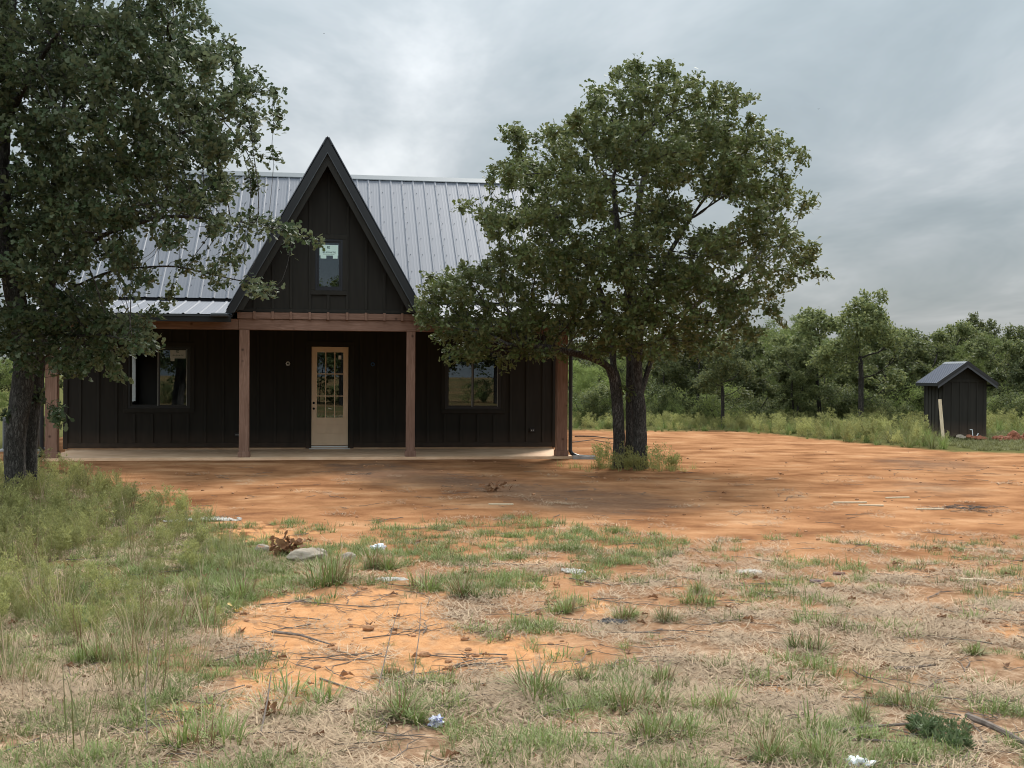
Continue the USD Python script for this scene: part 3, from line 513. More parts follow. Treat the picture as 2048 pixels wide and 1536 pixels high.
def deck(u0, u1, v0, z0, v1, z1, t):
    P = np.array([(u, v, z + dz) for u in (u0, u1) for v, z in ((v0, z0), (v1, z1)) for dz in (0, -t)]); return trimesh.convex.convex_hull(P)
ROOF = part(H, 'roof', deck(RL + 0.02, RR - 0.02, MV0 + 0.03, MZ0 - 0.012, MV1, MZ1 - 0.034, 0.14), 'roof_underside')
u = RL
while u < RR - 0.1:
    e = min(u + 0.915, RR)
    part(ROOF, 'roof_panel', sheet(u, e, MV0 - 0.02, MZ0 - 0.0154, MV1 - 0.03, MZ1 - 0.0231, phase=RL + 0.06), 'roof_metal'); u = e
S = Soup()
for uu in np.arange(RL + 0.06, RR, 0.305):
    for q, v in enumerate(np.arange(0.25, MV1 - 0.2, 0.62)):
        c = trimesh.creation.cylinder(0.009, 0.014, sections=6); c.apply_translation([uu + 0.065, v, MZ0 + MS * (v - MV0) + 0.006]); S.add(c)
        if int(round((uu - RL - 0.06) / 0.305)) % 3 == 0:
            c = trimesh.creation.cylinder(0.009, 0.014, sections=6); c.apply_translation([uu, v + 0.3, MZ0 + MS * (v + 0.3 - MV0) + 0.042]); S.add(c)
part(ROOF, 'screws', S.out(), 'screw_metal', kind='stuff')
B = part(H, 'roof', deck(RL + 0.02, RR - 0.02, DEP + 0.4, MZ0 - 0.2, MV1 + 0.001, MZ1 - 0.034, 0.14), 'roof_trim')
cap = Polygon([(MV1 - 0.17, MZ1 - 0.105), (MV1 - 0.17, MZ1 - 0.085), (MV1, MZ1 + 0.052), (MV1 + 0.17, MZ1 - 0.085), (MV1 + 0.17, MZ1 - 0.105), (MV1, MZ1 + 0.034)])
m = trimesh.creation.extrude_polygon(cap, RR - RL + 0.04, engine='earcut'); V = np.array(m.vertices)
part(H, 'ridge_cap', (np.stack([RL - 0.02 + V[:, 2], V[:, 0], V[:, 1]], 1), np.array(m.faces)), 'ridge_metal')
for x in (RL - 0.05, RR - 0.01): part(H, 'verge_trim', trimesh.convex.convex_hull(np.array([(uu, v, z + dz) for uu in (x, x + 0.06) for v, z in ((MV0 - 0.02, MZ0), (MV1, MZ1)) for dz in (0.045, -0.17)])), 'black_metal')
# porch roof left and right of the gable
PV, PZ, QV, QZ = -3.05, 3.072, 0.10, 3.545
for u0, u1 in ((RL, GC - gable_half(3.30) + 0.03), (GC + gable_half(3.30) - 0.03, RR)):
    pr = part(H, 'porch_roof', deck(u0 + 0.02, u1, PV + 0.03, PZ - 0.008, QV, QZ - 0.012, 0.05), 'roof_underside')
    u = u0
    while u < u1 - 0.1:
        e = min(u + 0.915, u1); part(pr, 'roof_panel', sheet(u, e, PV - 0.03, PZ, QV, QZ, phase=RL + 0.06), 'roof_metal'); u = e
    part(H, 'fascia', cbx(u0, u1 - 0.02, PV - 0.012, PV + 0.028, PZ - 0.16, PZ - 0.018, 0.005), 'black_metal')
    part(H, 'eave_trim', cbx(u0, u1 - 0.05, PV - 0.024, PV - 0.0125, PZ - 0.050, PZ - 0.008, 0.003), 'gutter_metal')
gm = cbx(GC - gable_half(3.2) - 0.34, GC - gable_half(3.2) + 0.02, PV - 0.14, PV - 0.026, PZ - 0.055, PZ + 0.022, 0.02)
part(H, 'gutter', gm, 'gutter_metal')
# downspouts at both ends, with an elbow
def downspout(uc, out):
    P = [(uc, VP + 0.02, 2.96), (uc, VP + 0.02, 0.35), (uc, VP + 0.02, 0.20), (uc + out * 0.03, VP + 0.0, 0.135), (uc + out * 0.10, VP - 0.03, 0.095), (uc + out * 0.18, VP - 0.06, 0.075)]
    v, f = tube(P, 0.042, 10); return v, f
part(H, 'downspout', downspout(5.05 + 0.185, 1), 'black_metal', smooth=50)
part(H, 'downspout', downspout(-5.67 - 0.185, -1), 'black_metal', smooth=50)
# junction rings beside the door and two low outlets
part(H, 'wire_coil', join([trimesh.Trimesh(*tube([(-0.983 + r * math.cos(t), -0.03 - 0.006 * k2, 2.085 + r * math.sin(t)) for t in np.linspace(0, 6.6, 14)], 0.006, 5), process=False) for k2, r in ((0, 0.045), (1, 0.028))]), 'white_label')
T = trimesh.creation.torus(0.036, 0.011, major_sections=20, minor_sections=8); T.apply_transform(trimesh.transformations.rotation_matrix(math.pi / 2, [1, 0, 0])); T.apply_translation([0.99, -0.02, 2.085]); part(H, 'junction_ring', T, 'blue_box')
for uo, zo in ((4.83, 0.52), (-2.14, 0.42)):
    o = part(H, 'outlet_box', cbx(uo - 0.055, uo + 0.055, -0.035, -0.001, zo - 0.045, zo + 0.045, 0.006), 'black_metal')
    part(o, 'outlet_hole', join([bx(uo - 0.035, uo - 0.010, -0.0375, -0.0352, zo - 0.012, zo + 0.012), bx(uo + 0.010, uo + 0.035, -0.0375, -0.0352, zo - 0.012, zo + 0.012)]), 'grey_concrete')

def house_pt(u, v, z=0.0): return np.array([HO[0] + u * HU[0] + v * HV[0], HO[1] + u * HU[1] + v * HV[1], z])
p = house_pt(5.50, VP - 0.02); sb = extr(Polygon([(-0.26, 0.0), (0.34, 0.0), (0.34, 0.03), (0.30, 0.075), (-0.2, 0.10), (-0.26, 0.08)]), -0.16, 0.16).difference(trimesh.creation.box((0.7, 0.2, 0.1), trimesh.transformations.translation_matrix([0.12, 0, 0.115]))) if False else join([extr(Polygon([(-0.22, 0.0), (0.36, 0.0), (0.36, 0.03), (0.32, 0.04), (-0.22, 0.05)]), -0.15, 0.15), extr(Polygon([(-0.22, 0.0), (0.36, 0.0), (0.36, 0.04), (0.30, 0.08), (-0.22, 0.10)]), -0.20, -0.152), extr(Polygon([(-0.22, 0.0), (0.36, 0.0), (0.36, 0.04), (0.30, 0.08), (-0.22, 0.10)]), 0.152, 0.20)])
t = thing('splash_block', 'grey concrete splash block under the downspout at the right end of the porch', 'splash block', (p[0], p[1], 0.0), math.degrees(HPSI) - 8); part(t, 'block', sb, 'grey_concrete')
# air conditioning unit beyond the left end
p = house_pt(-7.1, 0.9); t = thing('air_conditioner', 'dark grey outdoor air conditioner beside the left end of the house', 'air conditioner', (p[0], p[1], 0), math.degrees(HPSI))
part(t, 'cabinet', cbx(-0.38, 0.38, -0.38, 0.38, 0.06, 0.80, 0.02), 'ac_grey'); part(t, 'pad', cbx(-0.48, 0.48, -0.48, 0.48, -0.05, 0.06, 0.01), 'grey_concrete')
for q in range(9): part(t, 'louvre', bx(-0.34, 0.34, -0.392, -0.3805, 0.14 + q * 0.068, 0.165 + q * 0.068), 'gutter_metal')

# ------------------------------------------------------------------ the small shed
p = gp(1884, 876.5); SX, SY = p[0], p[1]; SWD, SDP = 1.37, 1.40
T = thing('shed', 'small black board-and-batten shed with a ridged metal roof at the woodland edge', 'shed', (SX, SY, 0.0), 2.0)
sz1, sap = 1.80, 2.24
fpoly = Polygon([(0, 0.05), (SWD, 0.05), (SWD, sz1), (SWD / 2, sap), (0, sz1)])
W = part(T, 'wall', extr(fpoly, 0.0, 0.06), 'siding')
for u in (0.012, 0.275, 0.535, 0.80, 1.06, 1.27, SWD - 0.05): part(W, 'batten', cbx(u, u + 0.045, -0.018, -0.0005, 0.14, sz1 - 0.075 if 0.1 < u < 1.2 else sz1 - 0.01, 0.003), 'siding_trim')
part(W, 'batten', cbx(SWD / 2 - 0.02, SWD / 2 + 0.02, -0.018, -0.0005, sz1 + 0.012, sap - 0.12, 0.003), 'siding_trim')
part(W, 'base_board', cbx(0, SWD, -0.020, -0.0005, 0.055, 0.138, 0.003), 'siding_trim')
part(W, 'cross_board', cbx(0.06, SWD - 0.06, -0.021, -0.0005, sz1 - 0.072, sz1 + 0.01, 0.003), 'siding_trim')
for u0 in (0.0, SWD - 0.06):
    w = part(T, 'wall', bx(u0 + 0.0007, u0 + 0.0593, 0.061, SDP, 0.05, sz1), 'siding')
    for v in np.arange(0.02, SDP - 0.02, 0.27): part(w, 'batten', bx(u0 - 0.017 if u0 == 0 else u0 + 0.06, u0 + 0.0005 if u0 == 0 else u0 + 0.077, v, v + 0.045, 0.08, sz1 - 0.02), 'siding_trim')
part(T, 'wall', extr(fpoly, SDP - 0.06, SDP - 0.001), 'siding')
ss = (sap + 0.10 - (sz1 + 0.0)) / (SWD / 2 + 0.02); so = 0.25
for s in (-1, 1):
    um = SWD / 2; e = um + so; za, zb = sap + 0.10, sap + 0.10 - e * 0.70
    P = np.array([(um + s * d, v, z + dz) for d, z in ((0.0, za), (e, zb)) for v in (-0.22, SDP + 0.12) for dz in (0, -0.05)])
    rf = part(T, 'roof', trimesh.convex.convex_hull(P), 'roof_trim')
    for v0 in np.arange(-0.22, SDP + 0.1, 0.58):
        v1 = min(v0 + 0.575, SDP + 0.12); S = Soup()
        S.add(np.array([(um, v0, za + 0.006), (um, v1, za + 0.006), (um + s * e, v1, zb + 0.006), (um + s * e, v0, zb + 0.006)]), np.array([[0, 1, 2], [0, 2, 3]]) if s > 0 else np.array([[0, 2, 1], [0, 3, 2]]))
        for vv in np.arange(v0 + 0.04, v1, 0.145): S.add(*tube([(um, vv, za + 0.010), (um + s * e, vv, zb + 0.010)], 0.011, 4))
        part(rf, 'roof_panel', S.out(), 'shed_roof_metal')
    part(T, 'rake_trim', trimesh.convex.convex_hull(np.array([(um + s * d, v, z + dz) for d, z in ((0.0, za), (e + 0.01, zb - 0.007)) for v in (-0.245, -0.222) for dz in (0.03, -0.085)])), 'black_metal')
    part(T, 'rake_board', trimesh.convex.convex_hull(np.array([(um + s * d, v, z + dz) for d, z in ((0.0, za - 0.09), (e - 0.02, zb - 0.076)) for v in (-0.238, -0.221) for dz in (0.0, -0.075)])), 'roof_trim')
    part(T, 'fascia', bx(*(sorted((um + s * (e - 0.02), um + s * (e + 0.005)))), -0.22, SDP + 0.12, zb - 0.09, zb - 0.004), 'black_metal')
part(T, 'ridge_cap', extr(Polygon([(SWD / 2 - 0.09, sap + 0.055), (SWD / 2, sap + 0.118), (SWD / 2 + 0.09, sap + 0.055), (SWD / 2, sap + 0.108)]), -0.2, SDP + 0.1), 'ridge_metal')
# leaning board, pipes and dug-up clay by the shed
a_, b_ = gp(1886.5, 878.5), ay(1879.5, 798.5, gp(1886.5, 878.5)[1] + 0.16)
d_ = (b_ - a_) / np.linalg.norm(b_ - a_); s_ = np.cross(d_, [0, 1.0, 0]); s_ /= np.linalg.norm(s_); n_ = np.cross(s_, d_)
P = np.array([q_ + s_ * e1 * 0.045 + n_ * e2 * 0.02 for q_ in (a_ - d_ * 0.05, b_) for e1 in (-1, 1) for e2 in (-1, 1)])
one('board', trimesh.convex.convex_hull(P), 'fresh_board', 'pale bare board leaning upright against the front corner of the shed', 'board')
q0 = gp(1945.5, 878.0)
pv = [q0 + np.array(o) for o in ((0, 0, 0), (-0.01, 0, 0.2), (-0.015, 0, 0.27), (-0.03, 0, 0.285), (-0.085, 0, 0.285))]
one('pipe', tube(pv, 0.016, 8), 'pvc', 'white plastic pipe with a bent top standing in front of the shed', 'pipe', smooth=50)
q0 = gp(1950, 878.5)
one('pipe', tube([q0, q0 + np.array([0.05, 0.0, 0.09]), q0 + np.array([0.10, 0.0, 0.18])], 0.015, 8), 'pvc', 'short straight plastic pipe leaning right beside the bent one', 'pipe', smooth=50)

# ------------------------------------------------------------------ trees
def colonize(nodes, parents, attr_, step, infl, kill, rng, iters=160, up=0.04, jit=0.12):
    nodes, parents = [np.array(n) for n in nodes], list(parents)
    N = np.array(nodes); live = np.array(attr_)
    for _ in range(iters):
        if len(live) == 0: break
        tree = cKDTree(N); d, i = tree.query(live)
        live_m = d > kill; near = live_m & (d < infl)
        if not near.any(): break
        dirs = live[near] - N[i[near]]; dirs /= np.linalg.norm(dirs, axis=1, keepdims=True)
        acc = np.zeros_like(N); np.add.at(acc, i[near], dirs)
        idx = np.unique(i[near]); g = acc[idx]; ln = np.linalg.norm(g, axis=1); ok = ln > 0.15
        idx, g = idx[ok], g[ok] / ln[ok, None]
        g = g + rng.normal(0, jit, g.shape); g[:, 2] += up; g /= np.linalg.norm(g, axis=1, keepdims=True)
        new = N[idx] + step * g
        dd, _ = tree.query(new); ok = dd > step * 0.45
        if not ok.any(): live = live[live_m]; break
        N = np.vstack([N, new[ok]]); parents += list(idx[ok]); live = live[live_m]
    return N, np.array(parents)
def radii_of(N, par, tip, power, fixed=None):
    n = len(N); r = np.zeros(n); acc = np.zeros(n); kids = np.bincount(par[par >= 0], minlength=n)
    for k in range(n - 1, -1, -1):
        r[k] = tip if kids[k] == 0 else acc[k] ** (1 / power)
        if par[k] >= 0: acc[par[k]] += r[k] ** power
    return r, kids
def branch_mesh(N, par, r, S, minr=0.0, wobble=0.0, rng=None):
    n = len(N); best = np.full(n, -1); br = np.zeros(n)
    for k in range(n):
        p = par[k]
        if p >= 0 and r[k] > br[p]: best[p], br[p] = k, r[k]
    starts = [k for k in range(n) if par[k] < 0 or best[par[k]] != k]
    for s in starts:
        chain, k = [s], s
        while best[k] >= 0: k = best[k]; chain.append(k)
        pts, rr = N[chain], r[chain].copy()
        if par[s] >= 0: pts = np.vstack([N[par[s]], pts]); rr = np.concatenate([[min(r[par[s]], rr[0] * 1.25)], rr])
        if len(pts) < 2 or rr.max() < minr: continue
        if len(pts) > 4: q = pts.copy(); q[1:-1] = 0.25 * pts[:-2] + 0.5 * pts[1:-1] + 0.25 * pts[2:]; pts = q
        sides = 14 if rr.max() > 0.09 else 8 if rr.max() > 0.035 else 5 if rr.max() > 0.012 else 3
        v, f = tube(pts, rr, sides, cap=False)
        if wobble and rr.max() > 0.05:
            c = np.repeat(pts, sides, 0); d = v - c; v = c + d * (1 + wobble * (meshkit.fbm(v * np.array([9, 9, 3.0]), 3, 3)[:, None] - 0.5) * 2)
        S.add(v, f)
LM = np.array([(0, 0, 0), (0.40, 0, 0), (1.0, 0, 0)])
LH = np.array([(0.30, 0.21, 0.03), (0.44, 0.11, 0.015), (0.70, 0.34, 0.05), (0.97, 0.13, 0.01)])
OAKV = np.vstack([LM, LH, LH * [1, -1, 1]]); OAKF = np.array([[0, 4, 3], [0, 1, 4], [1, 5, 4], [1, 6, 5], [1, 2, 6], [0, 7, 8], [0, 8, 1], [1, 8, 9], [1, 9, 10], [1, 10, 2]])
SIMV = np.array([(0, 0, 0), (0.5, 0.30, 0.06), (1, 0, 0), (0.5, -0.30, 0.06)]); SIMF = np.array([[0, 2, 1], [0, 3, 2]])
SLIMV = SIMV * [1, 0.33, 1]
def leaves(pos, dirs, size, rng, S, LV=OAKV, LF=OAKF, flat=0.8, droop=0.25):
    n = len(pos); d = dirs + rng.normal(0, 0.55, (n, 3)); d[:, 2] -= droop * rng.random(n); d /= np.linalg.norm(d, axis=1, keepdims=True)
    up = np.array([0, 0, 1.0]) * flat + rng.normal(0, 0.5, (n, 3)); b = np.cross(up, d); b /= np.linalg.norm(b, axis=1, keepdims=True) + 1e-9; c = np.cross(d, b)
    s = (size * rng.uniform(0.7, 1.25, n))[:, None, None]
    v = pos[:, None] + s * (LV[None, :, :1] * d[:, None] + LV[None, :, 1:2] * b[:, None] + LV[None, :, 2:] * c[:, None])
    S.add(v.reshape(-1, 3), (LF[None] + (np.arange(n) * len(LV))[:, None, None]).reshape(-1, 3))
def foliage(N, par, r, kids, count, size, rng, S, reach=4, spread=0.055, weight=None, **kw):
    n = len(N); depth = np.full(n, 99)
    for k in range(n - 1, -1, -1):
        if kids[k] == 0: depth[k] = 0
        if par[k] >= 0: depth[par[k]] = min(depth[par[k]], depth[k] + 1)
    idx = np.where((depth < reach) & (r < 0.02))[0]
    w = 1.0 / (1 + 0.6 * depth[idx])
    if weight is not None: w = w * weight(N[idx])
    pick = rng.choice(idx, count, p=w / w.sum())
    t = N[pick] - N[np.maximum(par[pick], 0)]; t /= np.linalg.norm(t, axis=1, keepdims=True) + 1e-9
    pos = N[pick] - t * (rng.random(count) * np.linalg.norm(N[pick] - N[np.maximum(par[pick], 0)], axis=1))[:, None] + rng.normal(0, spread, (count, 3))
    leaves(pos, t + rng.normal(0, 0.5, t.shape), size, rng, S, **kw)
def poly_nodes(lines, step=0.14):
    """Hand-placed trunks and limbs as chains of nodes. Each line starts at a new root (None) or at the node nearest its first point."""
    N, par = [], []
    for pts, free in lines:
        pts = np.array(pts); seg = np.linalg.norm(np.diff(pts, axis=0), axis=1); s = np.concatenate([[0], np.cumsum(seg)]); t = np.arange(0, s[-1], step)
        q = np.stack([np.interp(t, s, pts[:, k]) for k in range(3)], 1)
        if len(q) > 4:
            for _ in range(3): q[1:-1] = 0.25 * q[:-2] + 0.5 * q[1:-1] + 0.25 * q[2:]
        last = -1
        if not free: last = int(np.argmin(np.linalg.norm(np.array(N) - q[0], axis=1))); q = q[1:]
        for x in q: N.append(x); par.append(last); last = len(N) - 1
    return N, par
def blob_points(blobs, n, rng):
    C = np.array([b[:3] for b in blobs]); rr = np.array([b[3] for b in blobs]); w = rr ** 2.4; k = rng.choice(len(blobs), n, p=w / w.sum())
    d = rng.normal(0, 1, (n, 3)); d /= np.linalg.norm(d, axis=1, keepdims=True)
    return C[k] + d * (rr[k] * 0.95 * rng.random(n) ** 0.42)[:, None] * np.array([1, 1, 0.85])

def hero(name, label, lines, blobs, leafmat, nattr, nleaf, size, seed, root_r, power, weight=None, up=0.03):
    rng = np.random.default_rng(seed)
    N, par = poly_nodes(lines); fixed = len(N)
    pts = blob_points(blobs, nattr, rng)
    N, par = colonize(N, par, pts, 0.13, 1.9, 0.17, rng, up=up)
    r, kids = radii_of(N, par, 0.0042, power)
    roots = np.where(par < 0)[0]
    top = np.arange(len(N))
    for k in range(len(N)):
        if par[k] >= 0: top[k] = top[par[k]]
    want = np.zeros(len(N)); want[roots] = root_r; f_ = want[top] / r[top]
    r = r * f_ ** np.clip((r - 0.006) / (r[top] - 0.006), 0, 1)
    # root flare
    zb = N[:, 2] - N[roots, 2].min(); isf = np.arange(len(N)) < fixed
    r = np.where(isf & (zb < 0.5), r * (1 + 0.22 * (1 - zb / 0.5) ** 2), r)
    S = Soup(); branch_mesh(N, par, r, S, wobble=0.16)
    base = N[roots].mean(0); base[2] = 0
    t = thing(name, label, 'tree', base)
    v, f = S.out(); part(t, 'trunk', (v - base, f), 'oak_bark', smooth=60)
    L = Soup(); foliage(N, par, r, kids, nleaf, size, rng, L, weight=weight); v, f = L.out()
    part(t, 'crown', (v - base, f), leafmat)
    print(name, len(N), 'nodes', len(f), 'leaf tris', r[roots])
    return t

def at(px, py, Yd): return ay(px, py, Yd)
def px_blobs(lst, Yd, cx, cy, rx, ry, depth, rng, per=3):
    out = []
    for x, y, rp in lst:
        d = depth * math.sqrt(max(0.03, 1 - ((x - cx) / rx) ** 2 - ((y - cy) / ry) ** 2)); m = max(1, round(per * d / depth))
        for k in range(m):
            o = (-1 + 2 * (k + 0.5) / m) * d + rng.normal(0, 0.15); Yk = Yd + o
            out.append((*ay(x, y, Yk), rp / FPX * Yk))
    return out
# the oak in the yard
rng = np.random.default_rng(3)
O = 23.6
yard = [(1255, 150, 48), (1330, 150, 44), (1300, 210, 70), (1390, 190, 52), (1455, 200, 42), (1500, 190, 24), (1210, 205, 52), (1170, 250, 48), (1115, 275, 40), (1045, 280, 40), (1010, 268, 22), (1390, 135, 12),
        (1400, 270, 66), (1480, 270, 58), (1540, 300, 50), (1598, 312, 30), (1250, 290, 76), (1340, 320, 70), (1130, 345, 64), (1045, 350, 52), (993, 345, 26), (1455, 350, 74), (1555, 390, 58), (1618, 405, 26), (1185, 400, 66), (1095, 430, 64), (1000, 440, 50), (925, 420, 28),
        (1330, 430, 62), (1520, 470, 64), (1605, 505, 40), (1640, 550, 24), (1430, 500, 62), (1250, 505, 78), (1130, 530, 74), (1015, 540, 64), (925, 560, 50), (865, 555, 32), (843, 618, 32), (930, 640, 56), (1050, 640, 64),
        (1355, 560, 70), (1460, 600, 54), (1540, 575, 38), (1170, 630, 58), (1280, 620, 66), (1400, 655, 54), (1478, 655, 34), (945, 700, 36), (880, 685, 30), (905, 722, 18), (1040, 695, 34), (1105, 680, 38), (1562, 650, 16), (1345, 690, 40), (1240, 680, 28), (1010, 735, 14)]
A_ = [at(1237, 941, O), at(1239, 890, O), at(1236, 820, O), at(1232, 765, O), at(1226, 738, O)]
lines = [(A_, True), ([at(1282, 943, O - .1), at(1280, 890, O - .1), at(1279, 820, O - .1), at(1277, 780, O), at(1272, 735, O), at(1275, 680, O), at(1286, 610, O + .2), at(1330, 520, O + .2), at(1385, 430, O + .3)], True),
         ([at(1258, 938, O + .35), at(1259, 870, O + .35), at(1260, 780, O + .4), at(1261, 700, O + .4), at(1256, 620, O + .5), at(1262, 520, O + .6), at(1278, 400, O + .7), at(1300, 300, O + .8)], True),
         ([at(1226, 738, O), at(1190, 716, O - .3), at(1140, 704, O - .8), at(1070, 690, O - 1.2), at(1010, 690, O - 1.5)], False), ([at(1228, 745, O), at(1224, 680, O + .1), at(1205, 590, O + .2), at(1160, 500, O + .2), at(1110, 430, O)], False),
         ([at(1278, 800, O - .1), at(1290, 760, O), at(1308, 700, O + .2), at(1345, 640, O + .4), at(1420, 590, O + .5), at(1500, 540, O + .5)], False), ([at(1280, 640, O), at(1250, 560, O - .5), at(1235, 460, O - 1), at(1225, 350, O - 1)], False),
         ([at(1232, 768, O), at(1250, 776, O - .1), at(1268, 790, O - .05)], False)]
mid2 = [(1250, 560, 52), (1305, 480, 54), (1355, 640, 54), (1205, 500, 50), (1425, 650, 46), (1300, 660, 46), (1230, 620, 44), (1380, 560, 50), (1270, 400, 48), (1440, 590, 44), (1330, 600, 50), (1190, 570, 46), (1240, 680, 36), (1400, 690, 36), (1470, 640, 40), (1480, 610, 44), (1540, 600, 36), (1600, 550, 32), (1430, 690, 34), (1500, 670, 34), (1555, 620, 22), (1570, 470, 44), (1500, 430, 50), (1480, 540, 50), (1550, 540, 44), (1320, 710, 34), (1120, 480, 50), (1060, 520, 46)]
low2 = [(850, 610, 36), (880, 650, 40), (930, 660, 46), (990, 670, 44), (1050, 650, 50), (1110, 650, 46), (950, 705, 32), (905, 715, 20), (1020, 720, 24), (870, 575, 34), (920, 590, 40), (980, 610, 44), (1060, 590, 50), (1170, 600, 50), (840, 640, 26), (1000, 560, 40), (1160, 690, 32), (1115, 712, 24), (1205, 700, 30), (1190, 660, 40), (1250, 705, 28), (1305, 700, 30), (1230, 660, 40), (1080, 705, 28)]
hero('oak_tree', 'broad leafy oak with forked triple trunk standing in the dirt right of the porch', lines, px_blobs(yard, O, 1240, 420, 470, 380, 3.3, rng) + [(*ay(x_, y_, O - 1.5 + 0.6 * k_), r_ / FPX * 22.5) for k_ in range(2) for x_, y_, r_ in low2] + [(*ay(x_, y_, O - 2.3), r_ / FPX * 21.5) for x_, y_, r_ in mid2], 'oak_leaf', 8600, 74000, 0.100, 11, [0.118, 0.138, 0.085], 2.5)
# the oak at the left edge
O = 18.0
left = [(400, 25, 40), (330, 40, 60), (250, 60, 70), (150, 40, 80), (40, 60, 80), (430, 75, 28), (470, 105, 26), (400, 120, 60), (310, 140, 70), (210, 150, 75), (100, 150, 80), (10, 160, 70), (495, 150, 34), (540, 190, 28), (470, 200, 52), (390, 220, 64), (290, 240, 70), (190, 250, 72), (90, 260, 76), (560, 215, 20), (575, 262, 13),
        (520, 250, 36), (450, 290, 48), (370, 310, 58), (280, 330, 64), (180, 340, 68), (80, 360, 70), (540, 320, 26), (510, 370, 34), (440, 380, 50), (350, 400, 58), (250, 420, 62), (150, 430, 66), (60, 450, 66), (500, 430, 36), (545, 440, 24), (590, 455, 15), (625, 470, 9), (650, 484, 6), (430, 450, 40), (340, 480, 42), (240, 510, 46), (140, 520, 60), (50, 540, 66),
        (470, 520, 26), (420, 555, 24), (500, 570, 24), (540, 580, 16), (590, 580, 9), (370, 540, 28), (300, 560, 26), (200, 580, 36), (110, 610, 60), (30, 630, 60), (480, 600, 14), (330, 600, 14), (180, 640, 48), (240, 665, 40), (100, 690, 52), (20, 690, 46), (285, 690, 26), (320, 700, 12), (220, 720, 32), (160, 720, 40), (240, 755, 15), (130, 745, 26), (110, 815, 26), (125, 850, 18), (85, 790, 22)]
out = [(-80, 60, 110), (-80, 220, 110), (-90, 380, 110), (-80, 540, 90), (-200, 100, 130), (-220, 300, 130), (-200, 480, 110), (-330, 200, 120), (-330, 400, 110), (0, -60, 110), (150, -70, 100), (290, -50, 80), (-120, -100, 120), (60, -180, 110), (-80, -220, 100), (200, -150, 80), (-250, -50, 110), (-120, 650, 60)]
t1 = [at(32, 992, O), at(28, 940, O), at(30, 870, O), at(42, 800, O), at(50, 740, O), at(42, 650, O), at(24, 560, O), at(10, 450, O + .1), at(4, 340, O + .2), at(8, 230, O + .3), at(18, 100, O + .3), at(30, -60, O + .3)]
t2 = [at(60, 972, O + .35), at(61, 890, O + .35), at(68, 810, O + .35), at(76, 730, O + .4), at(88, 640, O + .4), at(104, 540, O + .5), at(112, 430, O + .6), at(108, 330, O + .7), at(125, 220, O + .8), at(160, 90, O + .9)]
lines = [(t1, True), (t2, True), ([at(40, 805, O), at(20, 820, O - .1), at(2, 845, O - .2)], False), ([at(78, 720, O + .4), at(150, 670, O - .6), at(220, 670, O - 1.4), at(290, 695, O - 1.9)], False), ([at(100, 560, O + .5), at(200, 470, O), at(330, 430, O - .5), at(460, 440, O - .8), at(560, 455, O - .9), at(650, 488, O - 1.0)], False),
         ([at(112, 420, O + .6), at(220, 330, O + .5), at(350, 270, O + .4), at(470, 230, O + .3)], False), ([at(95, 600, O + .5), at(220, 540, O + .4), at(350, 530, O + .2), at(470, 560, O), at(590, 580, O)], False), ([at(10, 440, O), at(-120, 350, O), at(-240, 300, O)], False), ([at(112, 250, O + .8), at(240, 150, O), at(350, 80, O - .4)], False), ([at(10, 250, O + .2), at(60, 150, O - 1), at(120, 60, O - 1.6)], False),
         ([at(70, 800, O + .35), at(95, 800, O), at(115, 825, O - .2)], False)]
low = [(300, 690, 30), (240, 660, 44), (180, 640, 50), (110, 640, 60), (40, 650, 60), (280, 650, 30), (210, 715, 40), (140, 720, 40), (60, 710, 46), (235, 745, 20), (320, 705, 14), (110, 815, 26), (125, 850, 16), (150, 600, 40)]
bl = px_blobs(left, O, 150, 300, 560, 560, 2.6, rng) + [(*ay(x_, y_, O - 1.2 + 0.5 * k_), r_ / FPX * 17) for k_, dup in enumerate((low, low)) for x_, y_, r_ in dup] + px_blobs(out, O, 0, 200, 600, 600, 2.6, rng, 2)
# the lowest boughs hang on the near side
hero('oak_tree', 'large dark oak at the left edge, its boughs hanging in front of the porch roof', lines, bl, 'dark_oak_leaf', 10500, 98000, 0.100, 12, [0.155, 0.105], 2.45)

